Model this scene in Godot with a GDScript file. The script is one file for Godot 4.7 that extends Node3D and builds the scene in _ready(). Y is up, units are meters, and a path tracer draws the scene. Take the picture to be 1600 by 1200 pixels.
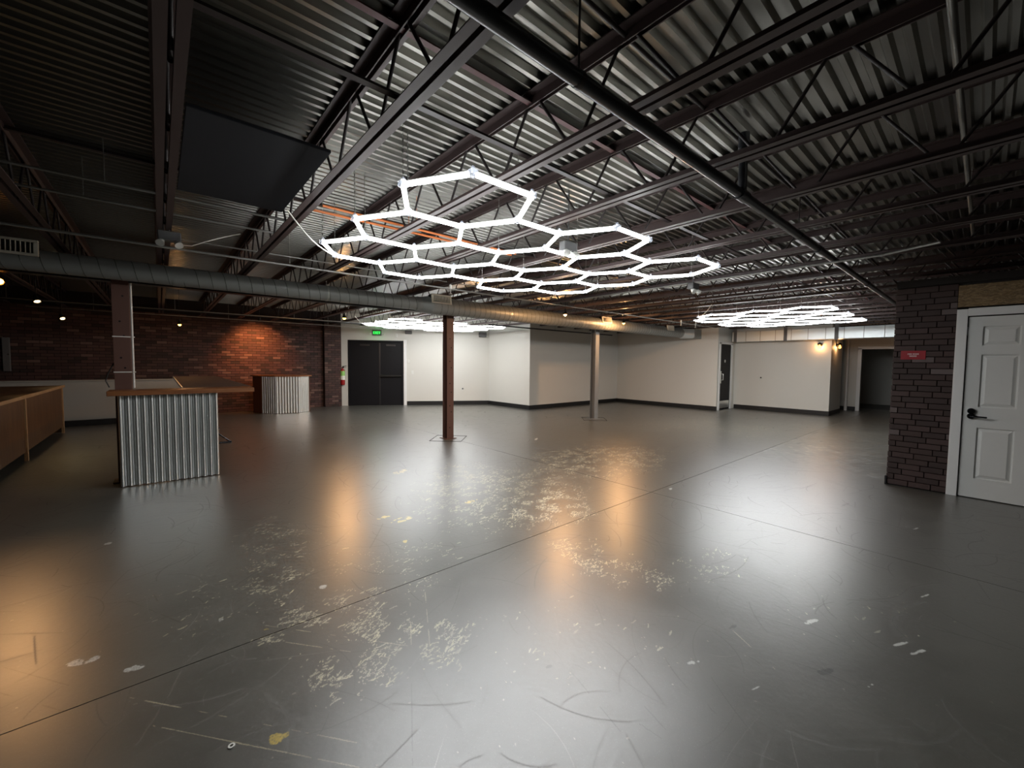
extends Node3D

const EYE := 1.47
const CHORD := 2.66      # underside of the joists
const DECK := 3.06       # underside of the roof deck
const LIGHT_Y := 2.5     # plane of the hexagon lights
const SIDE := 0.4447     # side of one hexagon
const BAY := 0.835       # spacing of the joists

var used := {}
var rng := RandomNumberGenerator.new()
var M := {}

# ---------------------------------------------------------------- mesh building
class MB:
	var v := PackedVector3Array()
	var n := PackedVector3Array()
	var t := PackedVector2Array()
	var c := PackedColorArray()
	var col := Color.WHITE

	func tri(a: Vector3, b: Vector3, d: Vector3, na: Vector3, nb: Vector3, nd: Vector3) -> void:
		var flip := (b - a).cross(d - a).dot(na + nb + nd) > 0.0
		v.append(a); n.append(na); c.append(col); t.append(Vector2(a.x, a.z))
		if flip:
			v.append(d); n.append(nd); c.append(col); t.append(Vector2(d.x, d.z))
			v.append(b); n.append(nb); c.append(col); t.append(Vector2(b.x, b.z))
		else:
			v.append(b); n.append(nb); c.append(col); t.append(Vector2(b.x, b.z))
			v.append(d); n.append(nd); c.append(col); t.append(Vector2(d.x, d.z))

	func quad(a: Vector3, b: Vector3, d: Vector3, e: Vector3, out: Vector3) -> void:
		tri(a, b, d, out, out, out)
		tri(a, d, e, out, out, out)

	func squad(a: Vector3, b: Vector3, d: Vector3, e: Vector3, na: Vector3, nb: Vector3, nd: Vector3, ne: Vector3) -> void:
		tri(a, b, d, na, nb, nd)
		tri(a, d, e, na, nd, ne)

	func box(m: Vector3, s: Vector3, r := Basis()) -> void:
		var h := s * 0.5
		for k in 3:
			var ax := Vector3.ZERO; var u := Vector3.ZERO; var w := Vector3.ZERO
			ax[k] = 1.0; u[(k + 1) % 3] = h[(k + 1) % 3]; w[(k + 2) % 3] = h[(k + 2) % 3]
			for sg in [-1.0, 1.0]:
				var o: Vector3 = ax * h[k] * sg
				quad(m + r * (o - u - w), m + r * (o + u - w), m + r * (o + u + w), m + r * (o - u + w), r * (ax * sg))

	func cbox(m: Vector3, s: Vector3, ch := 0.006, r := Basis()) -> void:
		# box with chamfered edges
		var h := s * 0.5
		var i := h - Vector3(ch, ch, ch)
		for k in 3:
			var k1 := (k + 1) % 3; var k2 := (k + 2) % 3
			for sg in [-1.0, 1.0]:
				var q := []
				for p in [[-1, -1], [1, -1], [1, 1], [-1, 1]]:
					var x := Vector3.ZERO
					x[k] = h[k] * sg; x[k1] = i[k1] * p[0]; x[k2] = i[k2] * p[1]
					q.append(m + r * x)
				var ax := Vector3.ZERO
				ax[k] = sg
				quad(q[0], q[1], q[2], q[3], r * ax)
			for s1 in [-1.0, 1.0]:
				for s2 in [-1.0, 1.0]:
					var a := Vector3.ZERO; var b := Vector3.ZERO; var o := Vector3.ZERO
					a[k1] = h[k1] * s1; a[k2] = i[k2] * s2
					b[k1] = i[k1] * s1; b[k2] = h[k2] * s2
					o[k1] = s1; o[k2] = s2
					var e := Vector3.ZERO
					e[k] = i[k]
					quad(m + r * (a - e), m + r * (a + e), m + r * (b + e), m + r * (b - e), r * o.normalized())
		for sx in [-1.0, 1.0]:
			for sy in [-1.0, 1.0]:
				for sz in [-1.0, 1.0]:
					var o := Vector3(sx, sy, sz).normalized()
					tri(m + r * Vector3(h.x * sx, i.y * sy, i.z * sz), m + r * Vector3(i.x * sx, h.y * sy, i.z * sz), m + r * Vector3(i.x * sx, i.y * sy, h.z * sz), r * o, r * o, r * o)

	func frame_of(d: Vector3) -> Array:
		var u := d.cross(Vector3.UP if absf(d.y) < 0.9 else Vector3.RIGHT).normalized()
		return [u, d.cross(u).normalized()]

	func cone(a: Vector3, b: Vector3, ra: float, rb: float, sides := 10, caps := true) -> void:
		var d := (b - a).normalized()
		var f := frame_of(d)
		var slope: Vector3 = d * (ra - rb) / maxf(0.0001, (b - a).length())
		for k in sides:
			var a0 := TAU * k / sides; var a1 := TAU * (k + 1) / sides
			var n0: Vector3 = f[0] * cos(a0) + f[1] * sin(a0)
			var n1: Vector3 = f[0] * cos(a1) + f[1] * sin(a1)
			squad(a + n0 * ra, a + n1 * ra, b + n1 * rb, b + n0 * rb, (n0 + slope).normalized(), (n1 + slope).normalized(), (n1 + slope).normalized(), (n0 + slope).normalized())
			if caps:
				if ra > 0.0: tri(a, a + n0 * ra, a + n1 * ra, -d, -d, -d)
				if rb > 0.0: tri(b, b + n0 * rb, b + n1 * rb, d, d, d)

	func tube(p: Array, r: float, sides := 8, caps := true) -> void:
		var f := frame_of((p[1] - p[0]).normalized())
		var u: Vector3 = f[0]
		var rings := []
		for k in p.size():
			var d: Vector3 = ((p[mini(k + 1, p.size() - 1)] - p[maxi(k - 1, 0)]) as Vector3).normalized()
			u = (u - d * u.dot(d)).normalized()
			var w := d.cross(u)
			var ring := []
			for j in sides:
				ring.append(u * cos(TAU * j / sides) + w * sin(TAU * j / sides))
			rings.append(ring)
		for k in p.size() - 1:
			for j in sides:
				var j1 := (j + 1) % sides
				var n0: Vector3 = rings[k][j]; var n1: Vector3 = rings[k][j1]; var n2: Vector3 = rings[k + 1][j1]; var n3: Vector3 = rings[k + 1][j]
				squad(p[k] + n0 * r, p[k] + n1 * r, p[k + 1] + n2 * r, p[k + 1] + n3 * r, n0, n1, n2, n3)
		if caps:
			for j in sides:
				var j1 := (j + 1) % sides
				var d0: Vector3 = (p[0] - p[1]).normalized()
				tri(p[0], p[0] + rings[0][j] * r, p[0] + rings[0][j1] * r, d0, d0, d0)
				var e: int = p.size() - 1
				var d1: Vector3 = (p[e] - p[e - 1]).normalized()
				tri(p[e], p[e] + rings[e][j] * r, p[e] + rings[e][j1] * r, d1, d1, d1)

	func lathe(prof: Array, o: Vector3, axis := Vector3.UP, sides := 16) -> void:
		# prof: Vector2(radius, along)
		var f := frame_of(axis)
		for k in prof.size() - 1:
			var p: Vector2 = prof[k]; var q: Vector2 = prof[k + 1]
			var e := q - p
			var nn := Vector2(e.y, -e.x).normalized()
			for j in sides:
				var a0 := TAU * j / sides; var a1 := TAU * (j + 1) / sides
				var r0: Vector3 = f[0] * cos(a0) + f[1] * sin(a0)
				var r1: Vector3 = f[0] * cos(a1) + f[1] * sin(a1)
				var n0 := (r0 * nn.x + axis * nn.y).normalized()
				var n1 := (r1 * nn.x + axis * nn.y).normalized()
				squad(o + r0 * p.x + axis * p.y, o + r1 * p.x + axis * p.y, o + r1 * q.x + axis * q.y, o + r0 * q.x + axis * q.y, n0, n1, n1, n0)

	func prism(poly: PackedVector2Array, o: Vector3, ux: Vector3, uy: Vector3, depth: Vector3) -> void:
		var tris := Geometry2D.triangulate_polygon(poly)
		var dn := depth.normalized()
		for k in range(0, tris.size(), 3):
			var a := o + ux * poly[tris[k]].x + uy * poly[tris[k]].y
			var b := o + ux * poly[tris[k + 1]].x + uy * poly[tris[k + 1]].y
			var d := o + ux * poly[tris[k + 2]].x + uy * poly[tris[k + 2]].y
			tri(a, b, d, -dn, -dn, -dn)
			tri(a + depth, b + depth, d + depth, dn, dn, dn)
		var cen := Vector2.ZERO
		var ccw := not Geometry2D.is_polygon_clockwise(poly)
		for k in poly.size():
			var p := poly[k]; var q := poly[(k + 1) % poly.size()]
			var e := q - p
			var o2 := Vector2(e.y, -e.x) if ccw else Vector2(-e.y, e.x)
			var out := (ux * o2.x + uy * o2.y).normalized()
			var a := o + ux * p.x + uy * p.y; var b := o + ux * q.x + uy * q.y
			quad(a, b, b + depth, a + depth, out)

	func sheet(path: Array, up: Vector3, smooth := true) -> void:
		# a thin ribbon along path, extruded by up; the path runs with its outside on the left of travel x up
		for k in path.size() - 1:
			var a: Vector3 = path[k]; var b: Vector3 = path[k + 1]
			var nn := (b - a).cross(up).normalized()
			var na := nn; var nb := nn
			if smooth:
				if k > 0: na = (nn + (a - path[k - 1]).cross(up).normalized()).normalized()
				if k < path.size() - 2: nb = (nn + (path[k + 2] - b).cross(up).normalized()).normalized()
			squad(a, b, b + up, a + up, na, nb, nb, na)

	func mesh() -> ArrayMesh:
		var arr := []
		arr.resize(Mesh.ARRAY_MAX)
		arr[Mesh.ARRAY_VERTEX] = v; arr[Mesh.ARRAY_NORMAL] = n; arr[Mesh.ARRAY_TEX_UV] = t; arr[Mesh.ARRAY_COLOR] = c
		var m := ArrayMesh.new()
		m.add_surface_from_arrays(Mesh.PRIMITIVE_TRIANGLES, arr)
		return m

# ---------------------------------------------------------------- nodes
func numbered(base: String) -> String:
	if not used.has(base):
		used[base] = 0
		return base
	used[base] += 1
	return "%s_%03d" % [base, used[base]]

func mi(called: String, mesh: Mesh, m: Material, parent: Node, at := Transform3D()) -> MeshInstance3D:
	var o := MeshInstance3D.new()
	o.name = called
	o.mesh = mesh
	o.material_override = m
	o.transform = at
	o.cast_shadow = GeometryInstance3D.SHADOW_CASTING_SETTING_ON
	parent.add_child(o, true)
	return o

func part(called: String, b: MB, m: Material, parent: Node) -> MeshInstance3D:
	return mi(called, b.mesh(), m, parent)

func thing(called: String, label: String, category: String, at := Vector3.ZERO, group := "") -> Node3D:
	var o := Node3D.new()
	o.name = numbered(called)
	add_child(o)
	o.position = at
	o.set_meta("label", label)
	o.set_meta("category", category)
	if group: o.set_meta("group", group)
	return o

func tag(o: Node3D, label: String, category: String, group := "") -> void:
	o.set_meta("label", label)
	o.set_meta("category", category)
	if group: o.set_meta("group", group)

func struct(called: String, label: String, category: String) -> Node3D:
	var o := Node3D.new()
	o.name = numbered(called)
	add_child(o)
	o.set_meta("kind", "structure")
	o.set_meta("label", label)
	o.set_meta("category", category)
	return o

func sm(called: String, b: MB, m: Material, label: String, category: String) -> MeshInstance3D:
	var o := mi(numbered(called), b.mesh(), m, self)
	o.set_meta("kind", "structure")
	o.set_meta("label", label)
	o.set_meta("category", category)
	return o

func mat(called: String, c: Color, rough := 0.6, metal := 0.0, spec := 0.5) -> StandardMaterial3D:
	var m := StandardMaterial3D.new()
	m.resource_name = called
	m.albedo_color = c
	m.roughness = rough
	m.metallic = metal
	m.metallic_specular = spec
	M[called] = m
	return m

func glow(called: String, c: Color, e: float) -> StandardMaterial3D:
	var m := mat(called, c, 0.4)
	m.emission_enabled = true
	m.emission = c
	m.emission_energy_multiplier = e
	return m

func px(r: int, g: int, b: int) -> Color:
	return Color(r / 255.0, g / 255.0, b / 255.0)

func noise_image(w: int, h: int, freq: float, sd: int, lo: Color, hi: Color, stretch := Vector2.ONE, oct := 4) -> Image:
	var f := FastNoiseLite.new()
	f.seed = sd
	f.noise_type = FastNoiseLite.TYPE_SIMPLEX_SMOOTH
	f.frequency = freq
	f.fractal_octaves = oct
	var im := Image.create(w, h, false, Image.FORMAT_RGB8)
	for y in h:
		for x in w:
			im.set_pixel(x, y, lo.lerp(hi, clampf(f.get_noise_2d(x * stretch.x, y * stretch.y) * 0.5 + 0.5, 0.0, 1.0)))
	return im

func tex_mat(called: String, im: Image, scale: float, rough: float, metal := 0.0, stretch := Vector3.ONE) -> StandardMaterial3D:
	var m := mat(called, Color.WHITE, rough, metal)
	m.albedo_texture = ImageTexture.create_from_image(im)
	m.uv1_triplanar = true
	m.uv1_world_triplanar = true
	m.uv1_scale = stretch * scale
	return m

# ---------------------------------------------------------------- camera, light
func _ready() -> void:
	rng.seed = 20
	var cam := Camera3D.new()
	cam.name = "camera"
	cam.fov = rad_to_deg(2.0 * atan(600.0 / 637.84))
	cam.near = 0.05
	cam.far = 100.0
	cam.transform = Transform3D(Basis(Vector3(0.75713, 0.00928, 0.65320), Vector3(0.02640, 0.99865, -0.04479), Vector3(-0.65273, 0.05115, 0.75586)).orthonormalized(), Vector3(0, EYE, 0))
	cam.current = true
	add_child(cam)
	var we := WorldEnvironment.new()
	we.name = "environment"
	var env := Environment.new()
	env.background_mode = Environment.BG_COLOR
	env.background_color = Color.BLACK
	env.tonemap_mode = Environment.TONE_MAPPER_LINEAR
	env.tonemap_exposure = 1.15
	env.sdfgi_enabled = true
	env.ssao_enabled = true
	env.ssil_enabled = true
	we.environment = env
	add_child(we)
	materials()
	build_floor()
	build_walls()
	build_ceiling()
	build_joists()
	hexagon_lights()
	build_columns()
	build_doors()
	build_duct()
	build_pipes()
	build_bars()
	build_bulbs()
	build_fittings()

func materials() -> void:
	mat("white_paint", px(209, 207, 199), 0.6)
	mat("trim_white", px(232, 232, 230), 0.4)
	mat("door_white", px(224, 224, 220), 0.4)
	mat("black_base", px(15, 15, 16), 0.55)
	mat("black_door", px(24, 24, 27), 0.5, 0.0, 0.28)
	mat("black_metal", px(26, 26, 28), 0.4, 0.0)
	mat("dark_wall", px(42, 38, 36), 0.8)
	mat("mortar", px(34, 25, 23), 0.9)
	mat("half_wall_paint", px(158, 160, 156), 0.6)
	mat("mortar_dark", px(30, 23, 21), 0.9)
	var bk := mat("brick", Color.WHITE, 0.75)
	bk.vertex_color_use_as_albedo = true
	mat("brick_a", px(64, 48, 44), 0.7)
	mat("brick_b", px(57, 43, 40), 0.7)
	mat("brick_c", px(70, 53, 50), 0.7)
	mat("brick_light", px(98, 86, 84), 0.7)
	mat("joist_paint", px(74, 59, 57), 0.5)
	mat("rod_paint", px(50, 42, 41), 0.55)
	mat("bridge_paint", px(52, 42, 42), 0.5)
	mat("red_conduit", px(96, 52, 52), 0.5)
	mat("main_pipe", px(50, 52, 56), 0.34)
	mat("conduit", px(170, 170, 165), 0.35, 0.8)
	mat("orange_conduit", px(214, 120, 62), 0.45)
	mat("deck_zinc", px(148, 147, 141), 0.31, 1.0)
	mat("duct_zinc", px(140, 143, 140), 0.48, 0.35)
	mat("duct_seam", px(84, 86, 84), 0.5, 0.5)
	mat("duct_bright", px(214, 222, 224), 0.34, 0.35)
	mat("corrugated_zinc", px(236, 239, 237), 0.325, 1.0)
	mat("grille", px(206, 202, 188), 0.5)
	mat("grille_dark", px(20, 19, 18), 0.8)
	mat("column_brown", px(92, 62, 51), 0.5)
	mat("column_grey", px(120, 122, 122), 0.4)
	mat("hole_dark", px(16, 14, 14), 0.9)
	mat("black_panel", px(20, 23, 31), 0.75)
	mat("chrome", px(190, 192, 196), 0.18, 1.0)
	mat("dark_nickel", px(70, 72, 78), 0.22, 1.0)
	mat("red_sign", px(150, 28, 38), 0.4)
	mat("sign_white", px(235, 225, 222), 0.5)
	mat("ext_red", px(150, 22, 24), 0.3)
	mat("ext_label", px(236, 236, 226), 0.5)
	mat("ext_green", px(150, 205, 110), 0.5)
	mat("plastic_white", px(216, 216, 210), 0.45)
	mat("plastic_grey", px(92, 92, 92), 0.5)
	mat("cable_white", px(220, 216, 208), 0.5)
	mat("fixture_black", px(20, 19, 18), 0.4)
	var gl := mat("clear_plastic", Color(0.93, 0.95, 1.0, 0.28), 0.08)
	gl.transparency = BaseMaterial3D.TRANSPARENCY_ALPHA
	glow("tube_glow", Color(0.985, 0.995, 1.0), 21.0)
	glow("bulb_glow", Color(1.0, 0.60, 0.22), 30.0)
	glow("sconce_glow", Color(1.0, 0.64, 0.26), 10.0)
	glow("bulb_pale", Color(1.0, 0.86, 0.62), 9.0)
	glow("exit_green", Color(0.16, 0.85, 0.32), 1.6)
	# woods
	tex_mat("bar_wood", noise_image(256, 256, 0.02, 5, px(104, 62, 34), px(158, 104, 62), Vector2(0.25, 3.0)), 0.9, 0.38)
	tex_mat("walnut_top", noise_image(256, 256, 0.02, 8, px(48, 32, 27), px(84, 58, 47), Vector2(0.3, 3.0)), 0.8, 0.68)
	tex_mat("dark_wood", noise_image(256, 256, 0.02, 9, px(62, 34, 20), px(104, 62, 36), Vector2(3.0, 0.25)), 0.9, 0.5)
	tex_mat("plywood", noise_image(256, 256, 0.02, 12, px(72, 47, 22), px(104, 72, 38), Vector2(2.4, 0.3)), 0.8, 0.6)
	tex_mat("ply_edge", noise_image(128, 128, 0.03, 13, px(140, 108, 72), px(172, 138, 98), Vector2(1, 1)), 1.0, 0.6)
	# strand board
	var ob := Image.create(512, 256, false, Image.FORMAT_RGB8)
	ob.fill(px(120, 96, 62))
	for k in 2600:
		var x := rng.randi_range(0, 511); var y := rng.randi_range(0, 255)
		var tone := px(98, 80, 54).lerp(px(158, 134, 98), rng.randf())
		var an := rng.randf_range(-0.5, 0.5); var ln := rng.randi_range(8, 34)
		for s in ln:
			ob.fill_rect(Rect2i(posmod(int(x + cos(an) * s), 512), posmod(int(y + sin(an) * s), 256), 2, rng.randi_range(2, 4)), tone)
	var om := tex_mat("strand_board", ob, 1.0, 0.7, 0.0, Vector3(1.0, 2.0, 1.0))
	om.uv1_scale = Vector3(1.0, 2.0, 1.0)

# ---------------------------------------------------------------- floor
const CLUSTERS := [[2.88,-3.54,0.73,0.60,0.68,-0.84,2300],[3.02,-4.38,0.39,0.32,0.45,-0.65,650],[3.00,-2.85,0.36,0.29,0.34,-0.33,600],[5.04,-3.86,0.74,0.59,0.84,-0.65,2300],[5.82,-3.57,0.41,0.33,0.66,-0.41,450],[0.73,-3.74,0.28,0.23,0.10,-0.49,200],[0.55,-3.06,0.20,0.16,0.06,-0.32,190],[0.59,-2.55,0.14,0.12,0.04,-0.17,150],[0.88,-2.37,0.18,0.15,0.08,-0.22,120],[0.41,-2.33,0.10,0.08,0.02,-0.11,70],[0.89,-2.09,0.16,0.13,0.07,-0.15,140],[1.09,-1.82,0.16,0.13,0.11,-0.18,160],[0.71,-1.96,0.19,0.16,0.06,-0.18,160],[0.55,-1.86,0.11,0.09,0.03,-0.11,60],[2.45,-2.04,0.19,0.16,0.19,-0.16,190],[2.45,-1.77,0.22,0.18,0.16,-0.12,230],[2.49,-1.45,0.20,0.17,0.14,-0.08,110],[1.51,-2.79,0.23,0.19,0.11,-0.19,80],[9.74,-4.69,0.90,0.68,1.05,-0.51,700],[9.84,-3.43,0.70,0.54,0.87,-0.31,500],[3.04,-1.26,0.22,0.18,0.25,-0.11,120],[1.27,-2.52,0.20,0.17,0.12,-0.23,70],[1.06,-2.93,0.18,0.15,0.09,-0.24,60],[8.64,-2.10,0.56,0.44,0.82,-0.20,60],[1.59,-1.40,0.52,0.44,0.31,-0.28,60],[0.11,-3.01,0.29,0.24,0.02,-0.40,40],[3.13,-0.41,0.35,0.30,0.42,-0.06,30]]
const PATCHES := [["y",1.68,-3.50,0.15,0.00,0.04,-0.09],["y",1.57,-3.66,0.09,-0.00,0.03,-0.06],["y",2.41,-5.07,0.16,-0.03,0.07,-0.15],["y",1.51,-3.05,0.05,0.01,0.03,-0.06],["y",0.40,-2.50,0.03,0.01,0.01,-0.05],["y",0.31,-1.75,0.05,0.02,0.01,-0.06],["y",2.47,-3.51,0.11,0.00,0.05,-0.07],["w",-0.32,-2.81,0.08,0.02,-0.00,-0.05],["w",-0.35,-4.52,0.03,-0.01,-0.00,-0.05],["w",0.23,-2.77,0.02,0.00,0.00,-0.03],["w",-0.13,-2.59,0.05,0.01,-0.00,-0.04],["w",0.77,-2.76,0.03,0.01,0.01,-0.04],["w",5.51,-5.64,0.09,-0.02,0.09,-0.10],["w",4.54,-2.37,0.05,0.01,0.05,-0.03],["w",2.80,-0.59,0.06,0.03,0.04,-0.01],["w",2.94,-0.23,0.06,0.03,0.03,-0.00],["w",2.93,-0.16,0.09,0.04,0.03,-0.00],["w",2.02,-0.62,0.03,0.01,0.01,-0.00],["w",3.69,-0.19,0.05,0.02,0.03,-0.00],["w",2.45,-0.28,0.03,0.01,0.02,-0.00],["w",5.17,-0.35,0.06,0.02,0.04,-0.00],["w",1.96,-0.88,0.04,0.02,0.02,-0.01],["d",2.39,-0.87,0.05,0.02,0.04,-0.01],["d",2.39,-0.44,0.05,0.03,0.04,-0.01],["d",1.40,-1.32,0.03,0.01,0.02,-0.01],["d",5.47,-0.91,0.12,0.03,0.08,-0.01]]
const LINES := [["w",-0.16,-2.40,0.54,-1.52],["w",-0.12,-2.20,0.51,-1.42],["w",0.41,-2.55,0.94,-1.89],["w",0.39,-2.42,0.84,-1.86],["d",-0.62,-3.02,-0.30,-2.57],["d",-0.57,-2.77,-0.34,-2.45],["d",0.85,-1.68,0.66,-1.30],["w",1.25,-2.28,1.02,-1.81],["w",1.15,-2.29,0.95,-1.88],["d",-0.46,-3.91,0.07,-2.85],["d",-0.68,-3.38,-0.48,-3.51],["w",2.37,-0.85,2.22,-0.60],["d",1.58,-1.70,1.33,-0.78],["d",1.45,-0.86,1.47,-0.61],["d",1.55,-0.92,1.49,-0.72]]
var floor_noise := FastNoiseLite.new()

func dab(im: Image, x: int, y: int, c: Color, a: float) -> void:
	if x >= 0 and y >= 0 and x < im.get_width() and y < im.get_height():
		im.set_pixel(x, y, im.get_pixel(x, y).lerp(c, a))

func paint_floor(r: Rect2, w: int, h: int, sd: int) -> StandardMaterial3D:
	# paint on concrete: mottled grey, worn flakes, scuffs, all placed in metres on the slab
	var g := RandomNumberGenerator.new()
	g.seed = sd
	var q := Vector2(w / r.size.x, h / r.size.y)
	var sw := w / 8; var shh := h / 8
	var low := Image.create(sw, shh, false, Image.FORMAT_RGB8)
	var rough := Image.create(sw, shh, false, Image.FORMAT_RGB8)
	for y in shh:
		for x in sw:
			var p := r.position + Vector2(x + 0.5, y + 0.5) / Vector2(sw, shh) * r.size
			var a := floor_noise.get_noise_2d(p.x * 40.0, p.y * 40.0)
			var b := floor_noise.get_noise_2d(p.x * 260.0 + 900.0, p.y * 260.0)
			var s := 1.0 + 0.06 * a + 0.07 * b
			low.set_pixel(x, y, Color(0.322 * s, 0.320 * s, 0.297 * s))
			var ro := clampf(0.345 + 0.02 * a + 0.025 * b, 0.32, 0.6)
			rough.set_pixel(x, y, Color(ro, ro, ro))
	low.resize(w, h, Image.INTERPOLATE_CUBIC)
	rough.resize(w / 2, h / 2, Image.INTERPOLATE_CUBIC)
	var rw := rough.get_width(); var rh := rough.get_height()
	for k in int(r.get_area() * (260.0 if q.x > 300.0 else 70.0)):
		var x := g.randf() * rw; var y := g.randf() * rh
		var ang := g.randf_range(-0.7, 0.5) if g.randf() < 0.7 else g.randf() * TAU
		var ln := g.randi_range(4, 40); var v := g.randf_range(0.32, 0.47); var al := g.randf_range(0.15, 0.6)
		for s in ln:
			dab(rough, int(x + cos(ang) * s), int(y + sin(ang) * s), Color(v, v, v), al)
	for k in int(w * h / 14.0):
		var d := g.randf_range(-0.12, 0.12)
		dab(low, g.randi_range(0, w - 1), g.randi_range(0, h - 1), Color.WHITE if d > 0 else Color.BLACK, absf(d))
	var pale := Color(0.74, 0.72, 0.64)
	var draw_flake := func(p: Vector2, size: float, c: Color, strength: float) -> void:
		if not r.grow(0.05).has_point(p): return
		var o := (p - r.position) * q
		var ang := g.randf_range(-0.75, 0.25)
		var ln := maxi(1, int(size * g.randf_range(0.8, 2.4) * q.x)); var th := maxf(0.5, size * g.randf_range(0.15, 0.5) * q.y)
		var wob := 0.0
		for s in ln:
			wob += g.randf_range(-0.7, 0.7)
			var t := th * g.randf_range(0.3, 1.0) * sin(PI * (s + 0.7) / (ln + 0.4))
			var cx := o.x + cos(ang) * s; var cy := o.y + sin(ang) * s + wob
			for e in range(-int(ceil(t * 0.5)), int(ceil(t * 0.5)) + 1):
				dab(low, int(cx), int(cy) + e, c, strength * g.randf_range(0.55, 1.0))
			dab(rough, int(cx / 2), int(cy / 2), Color(0.5, 0.5, 0.5), 0.5)
	for cl in CLUSTERS:
		var n: int = int(cl[6] * 2.6)
		for k in n:
			var u := g.randf() * TAU; var m := sqrt(g.randf()) * (0.7 + 0.5 * g.randf())
			var p := Vector2(cl[0], cl[1]) + Vector2(cl[2], cl[3]) * cos(u) * m + Vector2(cl[4], cl[5]) * sin(u) * m
			var bias := floor_noise.get_noise_2d(p.x * 420.0, p.y * 420.0)
			if bias < 0.0 + g.randf_range(-0.08, 0.08): continue
			var sz := 0.004 + 0.024 * pow(g.randf(), 4.0) + (0.010 * g.randf() if absf(p.x) + absf(p.y) > 5.0 else 0.0)
			draw_flake.call(p, sz, pale.lerp(Color(0.80, 0.77, 0.62), g.randf()), g.randf_range(0.4, 0.95))
	for k in int(r.get_area() * 14.0):
		draw_flake.call(r.position + Vector2(g.randf(), g.randf()) * r.size, 0.003 + 0.007 * pow(g.randf(), 2.0), pale, g.randf_range(0.2, 0.6))
	for pa in PATCHES:
		var c := Color(0.76, 0.66, 0.30) if pa[0] == "y" else (Color(0.74, 0.75, 0.73) if pa[0] == "w" else Color(0.17, 0.16, 0.15))
		var n := int(clampf((absf(pa[3]) + absf(pa[4])) * (absf(pa[5]) + absf(pa[6])) * q.x * q.y * 1.6, 30, 5000))
		for k in n:
			var u := g.randf() * TAU; var m := sqrt(g.randf())
			var p := Vector2(pa[1], pa[2]) + Vector2(pa[3], pa[4]) * cos(u) * m * 0.75 + Vector2(pa[5], pa[6]) * sin(u) * m * 0.6
			if not r.grow(0.05).has_point(p): continue
			if floor_noise.get_noise_2d(p.x * 1400.0, p.y * 1400.0) < (0.02 if pa[0] == "y" else -0.1) - 0.25 * (1.0 - m) + (0.12 if m > 0.6 else 0.0): continue
			var o := (p - r.position) * q
			for e in 2:
				dab(low, int(o.x) + e, int(o.y), c, 0.3)
				dab(low, int(o.x) + e, int(o.y) + 1, c, 0.22)
	for li in LINES:
		var a := Vector2(li[1], li[2]); var b := Vector2(li[3], li[4])
		var steps := int(a.distance_to(b) * q.x * 1.4)
		for s in steps:
			var p := a.lerp(b, float(s) / steps)
			var br := floor_noise.get_noise_2d(p.x * 500.0 + 70.0, p.y * 500.0)
			if br < -0.05: continue
			var o := (p - r.position) * q
			dab(low, int(o.x), int(o.y), Color(0.72, 0.68, 0.56) if li[0] == "w" else Color(0.2, 0.19, 0.17), 0.7)
			if br > 0.2: dab(low, int(o.x) + g.randi_range(-1, 1), int(o.y), Color(0.72, 0.68, 0.56) if li[0] == "w" else Color(0.2, 0.19, 0.17), 0.5)
	# scuffs: long thin arcs, most where the floor is walked
	for k in int(r.get_area() * (24.0 if q.x > 350.0 else 6.0)):
		var p := r.position + Vector2(g.randf(), g.randf()) * r.size
		var ang := g.randf() * TAU; var bend := g.randf_range(-1.2, 1.2)
		var ln := g.randf_range(0.05, 0.5); var steps := int(ln * q.x)
		var dark := g.randf() < 0.8; var al := g.randf_range(0.08, 0.5)
		for s in steps:
			ang += bend / maxf(1.0, steps)
			p += Vector2(cos(ang), sin(ang)) * ln / maxf(1.0, steps)
			var o := (p - r.position) * q
			dab(low, int(o.x), int(o.y), Color(0.14, 0.135, 0.13) if dark else Color(0.7, 0.69, 0.66), al * sin(PI * s / steps))
			if dark: dab(rough, int(o.x * 0.5), int(o.y * 0.5), Color(0.62, 0.62, 0.62), 1.6 * al)
	var m := mat("painted_concrete_%d" % sd, Color.WHITE, 1.0)
	m.albedo_texture = ImageTexture.create_from_image(low)
	m.roughness_texture = ImageTexture.create_from_image(rough)
	var nz := FastNoiseLite.new()
	nz.seed = sd
	nz.noise_type = FastNoiseLite.TYPE_SIMPLEX_SMOOTH
	nz.frequency = 1.0 / (0.05 * q.x * 0.5)
	nz.fractal_octaves = 4
	nz.fractal_gain = 0.6
	var bump := nz.get_image(w / 2, h / 2)
	bump.bump_map_to_normal_map(1.0)
	m.normal_enabled = true
	m.normal_texture = ImageTexture.create_from_image(bump)
	m.normal_scale = 0.1
	m.metallic_specular = 0.72
	m.clearcoat_enabled = true
	m.clearcoat = 0.6
	m.clearcoat_roughness = 0.33
	return m

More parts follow.
